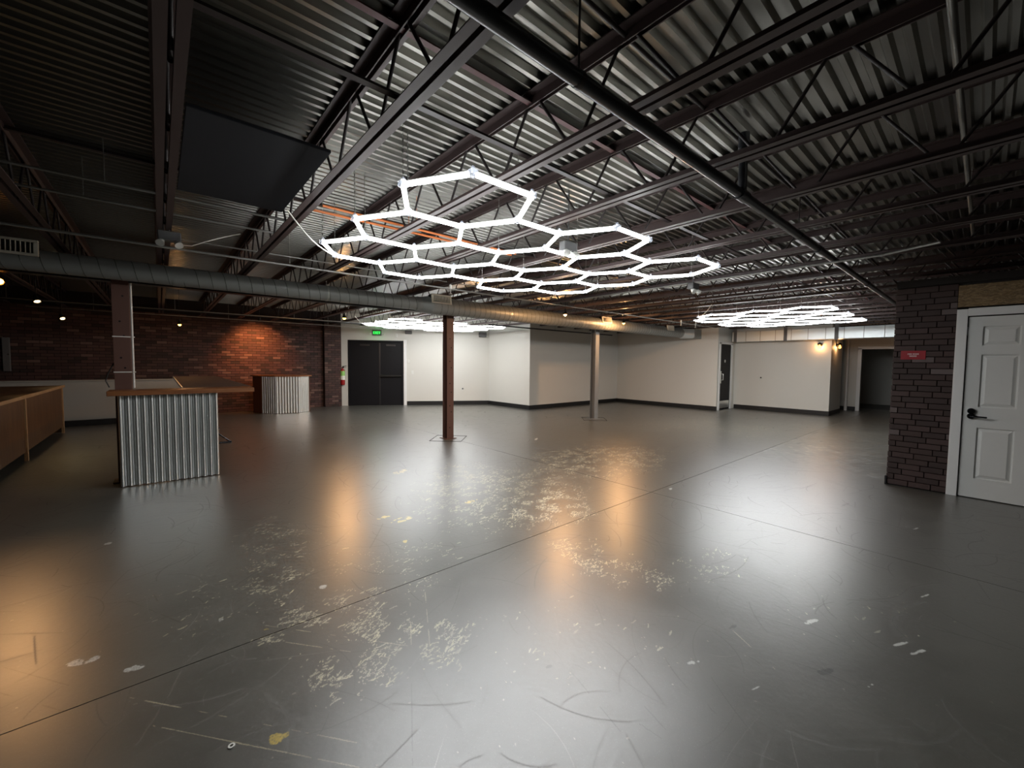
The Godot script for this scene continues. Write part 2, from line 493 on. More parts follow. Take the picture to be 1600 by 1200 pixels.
func build_floor() -> void:
	floor_noise.seed = 3
	floor_noise.noise_type = FastNoiseLite.TYPE_SIMPLEX_SMOOTH
	floor_noise.frequency = 0.01
	floor_noise.fractal_octaves = 4
	var f := struct("floor", "grey painted concrete floor with worn flaking paint and saw-cut joints", "floor")
	var b := MB.new()
	b.box(Vector3(6.5, -0.12, -5.0), Vector3(25, 0.16, 20))
	part("subfloor", b, M.hole_dark, f)
	var jx := 4.25; var jz := -2.45; var gap := 0.006
	# x0, x1, z0, z1, texture size; sides on a joint are marked so that the gap stays open
	var slabs := [
		[-1.2, jx, jz, 1.0, 2048, 1296], [jx, 7.1, jz, 1.0, 1024, 1240], [-1.2, jx, -7.2, jz, 2048, 1784], [jx, 10.5, -7.2, jz, 2048, 1560],
		[-5.6, jx, -14.9, -7.2, 1024, 800], [jx, 18.6, -14.9, -7.2, 1280, 688], [10.5, 18.6, -7.2, jz, 1024, 600], [7.1, 18.6, jz, 4.4, 512, 304],
		[-5.6, -1.2, -7.2, jz, 512, 552], [-5.6, -1.2, jz, 4.4, 256, 400], [-1.2, jx, 1.0, 4.4, 256, 160], [jx, 7.1, 1.0, 4.4, 160, 192]]
	var k := 0
	for s in slabs:
		var x0: float = s[0] + (gap * 0.5 if s[0] == jx else 0.0)
		var x1: float = s[1] - (gap * 0.5 if s[1] == jx else 0.0)
		var z0: float = s[2] + (gap * 0.5 if s[2] == jz else 0.0)
		var z1: float = s[3] - (gap * 0.5 if s[3] == jz else 0.0)
		var m := paint_floor(Rect2(s[0], s[2], s[1] - s[0], s[3] - s[2]), s[4], s[5], 100 + k)
		k += 1
		var q := MB.new()
		q.box(Vector3((x0 + x1) * 0.5, -0.03, (z0 + z1) * 0.5), Vector3(x1 - x0, 0.06, z1 - z0))
		for i in q.v.size():
			q.t[i] = Vector2((q.v[i].x - s[0]) / (s[1] - s[0]), (q.v[i].z - s[2]) / (s[3] - s[2]))
		part("slab", q, m, f)
	# isolation joint cut round the middle column: a raised ring of filler
	for c in [Vector3(4.21, 0.001, -6.74), Vector3(8.75, 0.001, -6.77)]:
		var ib := MB.new()
		for e in 4:
			var a0 := Vector3(cos(TAU * e / 4), 0, sin(TAU * e / 4)) * 0.42; var a1 := Vector3(cos(TAU * (e + 1) / 4), 0, sin(TAU * (e + 1) / 4)) * 0.42
			ib.cone(c + a0, c + a1, 0.005, 0.005, 5)
		part("joint_filler", ib, M.hole_dark, f)

# ---------------------------------------------------------------- walls
func wall_box(a: Vector2, b: Vector2, y0: float, y1: float, th: float, out: Vector2) -> MB:
	# wall whose visible face runs from a to b; out points away from the room
	var m := MB.new()
	var d := (b - a)
	var mid := (a + b) * 0.5 + out.normalized() * th * 0.5
	var u := d.normalized()
	m.box(Vector3(mid.x, (y0 + y1) * 0.5, mid.y), Vector3(d.length(), y1 - y0, th), Basis(Vector3(u.x, 0, u.y), Vector3.UP, Vector3(-u.y, 0, u.x)))
	return m

func base_strip(a: Vector2, b: Vector2, out: Vector2) -> void:
	var u := (b - a).normalized()
	var mid := (a + b) * 0.5 - out.normalized() * 0.008
	var m := MB.new()
	m.cbox(Vector3(mid.x, 0.066, mid.y), Vector3((b - a).length(), 0.132, 0.016), 0.004, Basis(Vector3(u.x, 0, u.y), Vector3.UP, Vector3(-u.y, 0, u.x)))
	sm("baseboard", m, M.black_base, "black baseboard at the foot of the white wall", "baseboard")

const W1A := Vector2(4.53, -13.95)
const W1B := Vector2(8.85, -11.5)

func on_w1(s: float, y: float, off := 0.0) -> Vector3:
	var u := (W1B - W1A).normalized()
	var p := W1A + u * s + Vector2(-u.y, u.x) * off
	return Vector3(p.x, y, p.y)

func w1_basis() -> Basis:
	var u := (W1B - W1A).normalized()
	return Basis(Vector3(u.x, 0, u.y), Vector3.UP, Vector3(-u.y, 0, u.x))

func brick_tone() -> Color:
	var k := rng.randf()
	var c := px(60, 41, 37).lerp(px(82, 57, 51), k)
	if rng.randf() < 0.1: c = px(102, 78, 70)
	if rng.randf() < 0.12: c = px(48, 34, 32)
	return c.srgb_to_linear()

func brick_field(o: Vector3, u: Vector3, out: Vector3, length: float, height: float, b: MB) -> void:
	var ch := 0.0725; var bl := 0.21
	var rows := int(height / ch)
	for r in rows:
		var x := -bl * 0.5 if r % 2 else 0.0
		while x < length:
			var x0 := maxf(x + 0.005, 0.0); var x1 := minf(x + bl - 0.005, length)
			if x1 - x0 > 0.03:
				b.col = brick_tone()
				b.box(o + u * (x0 + x1) * 0.5 + Vector3.UP * (r + 0.5) * ch + out * 0.004, Vector3(x1 - x0, ch - 0.011, 0.012), Basis(u, Vector3.UP, u.cross(Vector3.UP)))
			x += bl
	b.col = Color.WHITE

func build_walls() -> void:
	var top := 3.1
	# brick wall far behind the bar
	var w := struct("wall_brick", "dark red brick wall behind the bar counters", "wall")
	part("backing", wall_box(Vector2(-5.6, -14.0), Vector2(4.02, -14.0), 0, top, 0.2, Vector2(0, -1)), M.mortar, w)
	var bf := MB.new()
	brick_field(Vector3(-5.5, 0.0, -14.0), Vector3.RIGHT, Vector3.BACK, 9.5, 2.75, bf)
	part("brickwork", bf, M.brick, w).set_meta("kind", "stuff")
	var pb := MB.new()
	pb.box(Vector3(4.27, top / 2, -13.94), Vector3(0.52, top, 0.2))
	var p := struct("wall_pilaster", "narrow brick pilaster beside the black double doors", "pilaster")
	part("backing", pb, M.mortar, p)
	var pf := MB.new()
	brick_field(Vector3(4.01, 0, -13.84), Vector3.RIGHT, Vector3.BACK, 0.52, 2.75, pf)
	part("brickwork", pf, M.brick, p).set_meta("kind", "stuff")
	# white walls
	var wb := w1_basis()
	var w1 := MB.new()
	var L := W1A.distance_to(W1B)
	for seg in [[0.0, 0.24, 0.0, top], [2.03, L + 0.1, 0.0, top], [0.24, 2.03, 2.19, top]]:
		w1.box(on_w1((seg[0] + seg[1]) * 0.5, (seg[2] + seg[3]) * 0.5, -0.08), Vector3(seg[1] - seg[0], seg[3] - seg[2], 0.16), wb)
	sm("wall_angled", w1, M.white_paint, "white painted wall with the black double doors and exit sign", "wall")
	sm("wall_alcove_left", wall_box(Vector2(8.85, -11.6), Vector2(8.85, -9.56), 0, top, 0.16, Vector2(1, 0)), M.white_paint, "white wall face turning out from the angled door wall", "wall")
	sm("wall_alcove_back", wall_box(Vector2(8.85, -9.4), Vector2(13.67, -9.4), 0, top, 0.16, Vector2(0, -1)), M.white_paint, "long white wall behind the grey column", "wall")
	sm("wall_alcove_right", wall_box(Vector2(13.55, -9.4), Vector2(13.55, -5.74), 0, top, 0.12, Vector2(1, 0)), M.white_paint, "white wall where the round duct ends", "wall")
	var w5 := MB.new()
	for seg in [[13.55, 13.76, 0.0, top], [14.62, 14.92, 0.0, top], [13.76, 14.62, 2.15, top]]:
		w5.box(Vector3((seg[0] + seg[1]) * 0.5, (seg[2] + seg[3]) * 0.5, -5.68), Vector3(seg[1] - seg[0], seg[3] - seg[2], 0.12))
	sm("wall_passage", w5, M.white_paint, "short white wall holding the single black door", "wall")
	sm("wall_far", wall_box(Vector2(14.92, -5.64), Vector2(14.92, -3.07), 0, top, 0.1, Vector2(1, 0)), M.white_paint, "white wall below the rectangular duct", "wall")
	sm("wall_far_return", wall_box(Vector2(14.92, -2.97), Vector2(16.3, -2.97), 0, top, 0.1, Vector2(0, -1)), M.white_paint, "white wall end turning away beside the wall sconce", "wall")
	var w7 := MB.new()
	for seg in [[-6.6, -2.66, 0.0, top], [-1.75, -0.74, 0.0, top], [-2.66, -1.75, 2.03, top]]:
		w7.box(Vector3(17.46, (seg[2] + seg[3]) * 0.5, (seg[0] + seg[1]) * 0.5), Vector3(0.12, seg[3] - seg[2], seg[1] - seg[0]))
	sm("wall_corridor", w7, M.white_paint, "white wall round the dark corridor opening", "wall")
	var back := MB.new()
	back.box(Vector3(21.05, 1.3, -2.25), Vector3(0.1, 2.6, 2.8))
	back.box(Vector3(19.26, 1.3, -3.65), Vector3(3.48, 2.6, 0.1))
	back.box(Vector3(19.26, 1.3, -0.85), Vector3(3.48, 2.6, 0.1))
	back.box(Vector3(19.26, 2.65, -2.25), Vector3(3.68, 0.1, 2.9))
	sm("wall_corridor_back", back, M.white_paint, "walls of the unlit corridor beyond the opening", "wall")
	var cf := MB.new()
	cf.box(Vector3(19.8, -0.03, -2.25), Vector3(2.4, 0.06, 2.9))
	sm("floor_corridor", cf, M.plastic_grey, "floor of the unlit corridor beyond the opening", "floor")
	# brick-clad room on the right
	var rw := struct("wall_right", "dark brown brick wall end beside the white panelled door", "wall")
	part("backing", wall_box(Vector2(6.88, -0.745), Vector2(6.88, -0.235), 0, 2.42, 0.12, Vector2(1, 0)), M.mortar_dark, rw)
	var proto := {}
	var ch := 0.0686
	for r in 35:
		var z := -0.75 - (0.097 if r % 2 else 0.0) - 0.03 * (r % 3)
		while z < -0.24:
			var z0 := maxf(z + 0.004, -0.752); var z1 := minf(z + 0.194 - 0.004, -0.238)
			if z1 - z0 > 0.02:
				var key := "%.3f" % (z1 - z0)
				if not proto.has(key):
					var q := MB.new()
					q.cbox(Vector3.ZERO, Vector3(0.022, ch - 0.008, z1 - z0), 0.002)
					proto[key] = q.mesh()
				var mk: String = ["brick_a", "brick_b", "brick_c", "brick_a", "brick_b"][rng.randi() % 5]
				if rng.randf() < 0.07: mk = "brick_light"
				mi("brick", proto[key], M[mk], rw, Transform3D(Basis(), Vector3(6.872 + rng.randf_range(-0.0015, 0.0015), (r + 0.5) * ch + 0.01, (z0 + z1) * 0.5)))
			z += 0.194
	var sb := MB.new()
	sb.box(Vector3(12.17, 1.21, -0.70), Vector3(10.44, 2.42, 0.08))
	sm("wall_right_return", sb, M.dark_wall, "side wall of the brick-clad room running back", "wall")
	var kb := MB.new()
	kb.cbox(Vector3(6.868, 0.055, -0.756), Vector3(0.05, 0.11, 0.018), 0.003)
	sm("baseboard", kb, M.black_base, "black baseboard stub at the corner of the brick wall end", "baseboard")
	var dw := MB.new()
	dw.box(Vector3(6.94, 2.28, 2.0), Vector3(0.1, 0.28, 4.48))
	dw.box(Vector3(6.94, 1.07, 2.57), Vector3(0.1, 2.14, 3.6))
	sm("wall_right_inner", dw, M.dark_wall, "wall continuing past the white panelled door", "wall")
	var rf := MB.new()
	rf.box(Vector3(12.7, 2.46, 1.8), Vector3(11.7, 0.08, 5.1))
	sm("ceiling_lid", rf, M.dark_wall, "flat dark lid over the brick-clad room", "ceiling")
	# strand board over the door
	var osb := MB.new()
	osb.cbox(Vector3(6.868, 2.268, 0.55), Vector3(0.018, 0.245, 1.57), 0.002)
	var ob := mi(numbered("strand_board"), osb.mesh(), M.strand_board, self)
	tag(ob, "bare strand board panel above the white door frame", "board")
	# enclosure out of view
	sm("wall_left", wall_box(Vector2(-5.5, 4.3), Vector2(-5.5, -14.1), 0, top, 0.15, Vector2(-1, 0)), M.dark_wall, "dark wall at the bar end of the hall", "wall")
	sm("wall_rear", wall_box(Vector2(-5.6, 4.3), Vector2(18.6, 4.3), 0, top, 0.15, Vector2(0, 1)), M.dark_wall, "dark wall on the near side of the hall", "wall")
	sm("wall_end", wall_box(Vector2(18.55, 4.3), Vector2(18.55, -0.79), 0, top, 0.1, Vector2(1, 0)), M.dark_wall, "dark wall at the far end of the brick-clad room", "wall")
	# half wall behind the bar
	var hw := MB.new()
	hw.cbox(Vector3(-2.4, 0.49, -13.0), Vector3(5.9, 0.98, 0.12), 0.004)
	var hs := struct("wall_half", "low white half wall in front of the dark brick wall", "half wall")
	part("body", hw, M.half_wall_paint, hs)
	var hc := MB.new()
	hc.cbox(Vector3(-2.4, 0.995, -13.0), Vector3(5.96, 0.03, 0.16), 0.004)
	part("cap", hc, M.half_wall_paint, hs)
	# baseboards
	base_strip(Vector2(-5.3, -12.94), Vector2(0.55, -12.94), Vector2(0, -1))
	base_strip(Vector2(on_w1(2.14, 0).x, on_w1(2.14, 0).z), W1B, Vector2((W1B - W1A).y, -(W1B - W1A).x))
	base_strip(Vector2(8.85, -11.5), Vector2(8.85, -9.385), Vector2(1, 0))
	base_strip(Vector2(8.835, -9.4), Vector2(13.55, -9.4), Vector2(0, -1))
	base_strip(Vector2(13.55, -9.4), Vector2(13.55, -5.6), Vector2(1, 0))
	base_strip(Vector2(14.92, -5.6), Vector2(14.92, -2.955), Vector2(1, 0))
	base_strip(Vector2(14.905, -2.97), Vector2(16.3, -2.97), Vector2(0, -1))
	base_strip(Vector2(17.4, -5.6), Vector2(17.4, -2.76), Vector2(1, 0))

# ---------------------------------------------------------------- ceiling
func build_ceiling() -> void:
	var c := struct("ceiling", "ribbed galvanised steel roof deck above the joists", "ceiling")
	var p := 0.083; var dpt := 0.034; var n := 11
	var q := MB.new()
	var path := []
	for k in n:
		var z := -p * k
		path.append(Vector3(0, 0, z)); path.append(Vector3(0, 0, z - 0.30 * p)); path.append(Vector3(0, dpt, z - 0.46 * p)); path.append(Vector3(0, dpt, z - 0.84 * p))
	path.append(Vector3(0, 0, -p * n))
	for k in path.size() - 1:
		var a: Vector3 = path[k]; var b: Vector3 = path[k + 1]
		var d := b - a
		var nn := Vector3(0, d.z, -d.y).normalized()
		if nn.y > 0: nn = -nn
		q.quad(a, b, b + Vector3(24.1, 0, 0), a + Vector3(24.1, 0, 0), nn)
	var m := q.mesh()
	for k in 21:
		mi("deck_sheet", m, M.deck_zinc, c, Transform3D(Basis(), Vector3(-5.55, DECK, 4.35 - k * p * n)))
	var rb := MB.new()
	rb.box(Vector3(6.5, 3.18, -5.2), Vector3(24.3, 0.12, 19.4))
	part("roof_board", rb, M.dark_wall, c)

func angle_bar(b: MB, x: float, y: float, z0: float, z1: float, leg: float, side: float, up: float) -> void:
	# steel angle: flat leg away from the slot, upright leg beside it
	var zc := (z0 + z1) * 0.5; var ln := absf(z1 - z0)
	b.box(Vector3(x + side * leg * 0.5, y, zc), Vector3(leg, 0.006, ln))
	b.box(Vector3(x + side * 0.003, y + up * leg * 0.5, zc), Vector3(0.006, leg, ln))

func joist_end(x: float) -> float:
	if x < 4.5: return -13.9
	if x < 8.8: return lerpf(-13.85, -11.45, (x - 4.53) / 4.32)
	if x < 13.5: return -9.36
	if x < 14.85: return -5.58
	return -0.9 - 4.6

func joist_label(k: int) -> String:
	var nth := ["first", "second", "third", "fourth", "fifth", "sixth", "seventh", "eighth", "ninth", "tenth", "eleventh", "twelfth", "thirteenth", "fourteenth", "fifteenth", "sixteenth", "seventeenth", "eighteenth", "nineteenth", "twentieth", "twenty-first", "twenty-second"]
	if k == 0: return "dark brown roof joist carrying the emergency light box with a trailing cable"
	if k == 1: return "dark brown roof joist between the black ceiling board and the large honeycomb light"
	if k < 0: return "dark brown open-web roof joist, %s from the black ceiling board towards the plywood counter" % nth[-k]
	return "dark brown open-web roof joist, %s from the black ceiling board towards the rectangular duct" % nth[k - 1]

func build_joists() -> void:
	var rod := MB.new()
	rod.cone(Vector3(0, 0.012, -0.04), Vector3(0, DECK - CHORD - 0.03, -0.285), 0.0095, 0.0095, 6, false)
	var rod_a := rod.mesh()
	var rod2 := MB.new()
	rod2.cone(Vector3(0, 0.012, 0.04), Vector3(0, DECK - CHORD - 0.03, 0.285), 0.0095, 0.0095, 6, false)
	var rod_b := rod2.mesh()
	for k in range(-6, 22):
		var x := 0.065 + BAY * k
		var ze := joist_end(x)
		var zs := 4.25
		var j := thing("roof_joist", joist_label(k), "joist", Vector3(x, CHORD, 0), "roof joists")
		var bc := MB.new()
		angle_bar(bc, -0.011, 0.003, zs, ze, 0.042, -1, 1)
		angle_bar(bc, 0.011, 0.003, zs, ze, 0.042, 1, 1)
		part("bottom_chord", bc, M.joist_paint, j)
		var tc := MB.new()
		angle_bar(tc, -0.011, DECK - CHORD - 0.004, zs, ze, 0.052, -1, -1)
		angle_bar(tc, 0.011, DECK - CHORD - 0.004, zs, ze, 0.052, 1, -1)
		part("top_chord", tc, M.joist_paint, j)
		var z := -1.51 + 0.65 * 4
		while z > ze + 0.35:
			mi("web_rod", rod_a, M.rod_paint, j, Transform3D(Basis(), Vector3(0, 0, z)))
			mi("web_rod", rod_b, M.rod_paint, j, Transform3D(Basis(), Vector3(0, 0, z)))
			z -= 0.65
	# horizontal bridging across the joists
	for br in [[-1.85, 2.705, "bridge_paint", "dark bridging angle resting on the lower joist chords by the honeycomb light"], [-1.85, 3.02, "red_conduit", "reddish bridging angle under the deck along the upper joist chords"], [-4.4, 3.02, "bridge_paint", "dark bridging angle under the deck beyond the black ceiling board"], [-8.6, 2.705, "bridge_paint", "dark bridging angle on the joist chords behind the round duct"]]:
		var b := MB.new()
		b.box(Vector3(6.0, 0, 0), Vector3(23.0, 0.006, 0.036))
		b.box(Vector3(6.0, 0.015, -0.016), Vector3(23.0, 0.03, 0.006))
		var o := mi(numbered("bridging_bar"), b.mesh(), M[br[2]], self, Transform3D(Basis(), Vector3(0, br[1], br[0])))
		tag(o, br[3], "bridging", "bridging bars")
	# girder carried by the columns
	var gd := thing("girder", "black steel girder above the round duct on the column tops", "girder", Vector3(0, 0, -6.86))
	var gb := MB.new()
	gb.box(Vector3(4.0, 2.64, 0), Vector3(19.0, 0.014, 0.15))
	part("bottom_flange", gb, M.black_metal, gd)
	var gw := MB.new()
	gw.box(Vector3(4.0, 2.52, 0), Vector3(19.0, 0.24, 0.01))
	part("web", gw, M.black_metal, gd)
	var g2 := MB.new()
	g2.box(Vector3(4.0, 2.40, 0), Vector3(19.0, 0.014, 0.15))
	part("lower_flange", g2, M.black_metal, gd)
	# black board fixed between two joists
	var bp := MB.new()
	bp.cbox(Vector3.ZERO, Vector3(0.70, 0.02, 1.34), 0.003)
	var po := mi(numbered("ceiling_board"), bp.mesh(), M.black_panel, self, Transform3D(Basis(), Vector3(0.485, 2.76, -3.36)))
	tag(po, "flat black board fixed between two roof joists", "board")

# ---------------------------------------------------------------- hexagon lights
const CELLS := [[0, 0], [1, 0], [2, 0], [0, 1], [-1, 2], [1, 1], [0, 2], [-1, 3], [-2, 4], [2, 1], [1, 2], [0, 3], [-1, 4], [1, 3], [0, 4]]

func hexagon_lights() -> void:
	var tube := MB.new()
	tube.cone(Vector3(-SIDE * 0.5 + 0.026, 0, 0), Vector3(SIDE * 0.5 - 0.026, 0, 0), 0.0148, 0.0148, 10)
	var tube_mesh := tube.mesh()
	var house := MB.new()
	house.box(Vector3(0, 0.0155, 0), Vector3(SIDE - 0.06, 0.006, 0.02))
	var house_mesh := house.mesh()
	var con := MB.new()
	con.cbox(Vector3(0, 0.004, 0), Vector3(0.05, 0.042, 0.05), 0.008)
	con.cbox(Vector3(0, 0.032, 0), Vector3(0.02, 0.02, 0.02), 0.004)
	var con_mesh := con.mesh()
	var d := SIDE * sqrt(3.0)
	var e1 := Vector3(0, 0, -d)
	var e2 := Vector3(d * cos(PI / 6), 0, -d * 0.5)
	var spots := [[Vector3(1.545, LIGHT_Y, -2.259), "large honeycomb LED ceiling light of glowing white tubes above the open floor"], [Vector3(4.67, LIGHT_Y, -9.48), "honeycomb LED ceiling light in front of the black double doors"], [Vector3(9.07, LIGHT_Y, -2.18), "honeycomb LED ceiling light beside the rectangular duct"]]
	for sp in spots:
		var t := thing("honeycomb_light", sp[1], "ceiling light", sp[0], "honeycomb lights")
		var edges := {}
		var nodes := {}
		for ce in CELLS:
			var c: Vector3 = e1 * ce[0] + e2 * ce[1]
			var ring := []
			for k in 6:
				ring.append(c + Vector3(cos(PI / 3 * k), 0, sin(PI / 3 * k)) * SIDE)
			for k in 6:
				var a: Vector3 = ring[k]; var b: Vector3 = ring[(k + 1) % 6]
				var m := (a + b) * 0.5
				edges["%.2f %.2f" % [m.x + 0.001, m.z + 0.001]] = [m, (b - a).normalized()]
				nodes["%.2f %.2f" % [a.x + 0.001, a.z + 0.001]] = a
			var al := AreaLight3D.new()
			al.name = "cell_light"
			al.area_size = Vector2(0.62, 0.62)
			al.light_color = Color(0.985, 0.995, 1.0)
			al.light_energy = 0.46
			al.shadow_enabled = true
			al.transform = Transform3D(Basis(Vector3.RIGHT, -PI / 2), c + Vector3(0, -0.03, 0))
			al.set("area_range", 40.0)
			t.add_child(al, true)
		for e in edges.values():
			var u: Vector3 = e[1]
			var tf := Transform3D(Basis(u, Vector3.UP, u.cross(Vector3.UP)), e[0])
			var tb := mi("light_tube", tube_mesh, M.tube_glow, t, tf)
			mi("housing", house_mesh, M.plastic_white, tb)
		var far := 0
		for a in nodes.values():
			mi("connector", con_mesh, M.clear_plastic, t, Transform3D(Basis(), a))
			if far % 4 == 0 or (a as Vector3).x < -0.4:
				var ch := MB.new()
				var hgt := DECK - LIGHT_Y - 0.05
				for s in int(hgt / 0.03):
					var y := 0.04 + s * 0.03
					ch.box(a + Vector3(0, y, 0), Vector3(0.009, 0.022, 0.003), Basis(Vector3.UP, 0.785 + (PI / 2 if s % 2 else 0.0)))
				ch.cone(a + Vector3(0, 0.03, 0), a + Vector3(0, hgt + 0.01, 0), 0.0014, 0.0014, 4, false)
				part("chain", ch, M.conduit, t)
			far += 1
		# power lead looped to the joist
		var lead := MB.new()
		var p0: Vector3 = e1 * 2 + Vector3(-SIDE, 0, 0)
		var pts := []
		for k in 9:
			var f := k / 8.0
			pts.append((p0 + Vector3(0.2, 0.0, -0.38)).lerp(p0 + Vector3(-0.3, 0.17, 0.12), f) - Vector3(0, 0.05 * sin(PI * f), 0))
		lead.tube(pts, 0.006, 6)
		part("power_lead", lead, M.cable_white, t)

# ---------------------------------------------------------------- columns
func build_columns() -> void:
	column(Vector3(4.21, 0, -6.76), M.column_brown, "brown steel column with bolt holes in the middle of the floor", true, 2.40)
	column(Vector3(8.75, 0, -6.78), M.column_grey, "grey painted steel column before the long white wall", false, 2.40)
	var c := column(Vector3(-0.33, 0, -6.78), M.column_brown, "brown steel column rising behind the corrugated bar", true, 2.40)
	var cd := MB.new()
	cd.tube([Vector3(0.092, 1.13, 0.06), Vector3(0.092, 2.38, 0.06)], 0.011, 8)
	part("conduit", cd, M.cable_white, c)
	for y in [1.32, 1.74]:
		var s := MB.new()
		s.box(Vector3(0, y, 0.0805), Vector3(0.16, 0.012, 0.003))
		s.box(Vector3(0.098, y, 0.06), Vector3(0.03, 0.012, 0.04))
		part("strap", s, M.cable_white, c)
	var bl := MB.new()
	bl.tube([Vector3(-0.08, 1.42, 0.05), Vector3(-0.13, 1.3, 0.06), Vector3(-0.15, 1.22, 0.07), Vector3(-0.12, 1.14, 0.08)], 0.007, 6)
	part("loose_cable", bl, M.fixture_black, c)

func column(at: Vector3, m: Material, label: String, holes: bool, h: float) -> Node3D:
	var c := thing("steel_column", label, "column", at)
	var f := MB.new()
	f.cbox(Vector3(0, h / 2, 0.074), Vector3(0.15, h, 0.011), 0.002)
	part("flange", f, m, c)
	var f2 := MB.new()
	f2.cbox(Vector3(0, h / 2, -0.074), Vector3(0.15, h, 0.011), 0.002)
	part("flange", f2, m, c)
	var w := MB.new()
	w.box(Vector3(0, h / 2, 0), Vector3(0.008, h, 0.138))
	part("web", w, m, c)
	var b := MB.new()
	b.cbox(Vector3(0, 0.006, 0), Vector3(0.24, 0.012, 0.24), 0.003)
	part("base_plate", b, m, c)
	if holes:
		var y := 0.22
		var k := 0
		while y < h - 0.1:
			var q := MB.new()
			q.cone(Vector3(0.02 if k % 2 else -0.012, y, 0.0797), Vector3(0.02 if k % 2 else -0.012, y, 0.081), 0.011, 0.011, 8)
			part("bolt_hole", q, M.hole_dark, c)
			y += [0.3, 0.12, 0.26, 0.17][k % 4]
			k += 1
	return c

# ---------------------------------------------------------------- doors
func build_doors() -> void:
	# white panelled door on the right
	var d := struct("door_1", "white six-panel door with a dark lever handle beside the brick wall end", "door")
	var fr := MB.new()
	fr.cbox(Vector3(6.862, 1.06, -0.195), Vector3(0.022, 2.12, 0.085), 0.003)
	fr.cbox(Vector3(6.862, 1.06, 0.73), Vector3(0.022, 2.12, 0.085), 0.003)
	fr.cbox(Vector3(6.862, 2.085, 0.2675), Vector3(0.022, 0.085, 0.84), 0.003)
	part("frame", fr, M.trim_white, d)
	var z0 := -0.145; var z1 := 0.68
	var slab := MB.new()
	slab.box(Vector3(6.905, 1.02, (z0 + z1) / 2), Vector3(0.02, 2.02, z1 - z0))
	part("slab", slab, M.door_white, d)
	# stiles and rails stand proud of the recessed panels
	var face := MB.new()
	var cols := [[-0.035, 0.235], [0.335, 0.605]]
	var rows := [[0.23, 0.80], [1.03, 1.61], [1.71, 1.92]]
	var xf := 6.886; var th := 0.02
	for st in [[z0, cols[0][0]], [cols[0][1], cols[1][0]], [cols[1][1], z1]]:
		face.box(Vector3(xf, 1.02, (st[0] + st[1]) / 2), Vector3(th, 2.02, st[1] - st[0]))
	for cc in cols:
		for rl in [[0.01, rows[0][0]], [rows[0][1], rows[1][0]], [rows[1][1], rows[2][0]], [rows[2][1], 2.03]]:
			face.box(Vector3(xf, (rl[0] + rl[1]) / 2, (cc[0] + cc[1]) / 2), Vector3(th, rl[1] - rl[0], cc[1] - cc[0]))
	part("stile_and_rail", face, M.door_white, d)
	for cc in cols:
		for rr in rows:
			var pn := MB.new()
			var mz: float = (cc[0] + cc[1]) / 2; var my: float = (rr[0] + rr[1]) / 2
			var hz: float = (cc[1] - cc[0]) / 2; var hy: float = (rr[1] - rr[0]) / 2
			# raised field with sloped border
			var o := [Vector3(6.895, my - hy, mz - hz), Vector3(6.895, my - hy, mz + hz), Vector3(6.895, my + hy, mz + hz), Vector3(6.895, my + hy, mz - hz)]
			var g := 0.012
			var i1 := [Vector3(6.894, my - hy + g, mz - hz + g), Vector3(6.894, my - hy + g, mz + hz - g), Vector3(6.894, my + hy - g, mz + hz - g), Vector3(6.894, my + hy - g, mz - hz + g)]
			var s := 0.042
			var i2 := [Vector3(6.878, my - hy + s, mz - hz + s), Vector3(6.878, my - hy + s, mz + hz - s), Vector3(6.878, my + hy - s, mz + hz - s), Vector3(6.878, my + hy - s, mz - hz + s)]
			for e in 4:
				var f := (e + 1) % 4
				var nn: Vector3 = (i1[f] - i1[e]).cross(i2[e] - i1[e]).normalized()
				if nn.x > 0: nn = -nn
				pn.quad(i1[e], i1[f], i2[f], i2[e], nn)
				pn.quad(o[e], o[f], i1[f], i1[e], Vector3.LEFT)
			pn.quad(i2[0], i2[1], i2[2], i2[3], Vector3.LEFT)
			part("panel", pn, M.door_white, d)
	var hd := MB.new()
	hd.lathe([Vector2(0.0, 0.03), Vector2(0.026, 0.03), Vector2(0.031, 0.026), Vector2(0.032, 0.0)], Vector3(6.876, 0.925, -0.083), Vector3.LEFT, 20)
	hd.lathe([Vector2(0.0, 0.03), Vector2(0.027, 0.03), Vector2(0.031, 0.026), Vector2(0.032, 0.0)], Vector3(6.876, 0.982, -0.083), Vector3.LEFT, 20)
	hd.tube([Vector3(6.85, 0.925, -0.083), Vector3(6.82, 0.925, -0.083), Vector3(6.815, 0.925, -0.06), Vector3(6.815, 0.922, 0.035)], 0.009, 8)
	var h := part("lever_handle", hd, M.dark_nickel, d)
	h.set_meta("label", "dark metal lever handle with keypad rose")
	# black double doors in the angled wall
	var wb := w1_basis()
	var dd := struct("door_2", "black metal double doors with a panic bar under the exit sign", "door")
	var df := MB.new()
	for seg in [[0.24, 0.30, 0.0, 2.19], [1.97, 2.03, 0.0, 2.19], [0.30, 1.97, 2.13, 2.19]]:
		df.cbox(on_w1((seg[0] + seg[1]) / 2, (seg[2] + seg[3]) / 2, -0.05), Vector3(seg[1] - seg[0], seg[3] - seg[2], 0.12), 0.004, wb)
	part("frame", df, M.black_door, dd)
	for leaf in [[0.30, 1.245], [1.255, 1.97]]:
		var lf := MB.new()
		lf.cbox(on_w1((leaf[0] + leaf[1]) / 2, 1.065, -0.06), Vector3(leaf[1] - leaf[0], 2.12, 0.045), 0.004, wb)
		var lo := part("leaf", lf, M.black_door, dd)
		var tr := MB.new()
		tr.cbox(on_w1((leaf[0] + leaf[1]) / 2, 2.03, -0.02), Vector3(0.3, 0.05, 0.05), 0.004, wb)
		part("door_closer", tr, M.black_metal, lo)
	var pbm := MB.new()
	pbm.cbox(on_w1(1.61, 1.0, 0.02), Vector3(0.68, 0.06, 0.05), 0.008, wb)
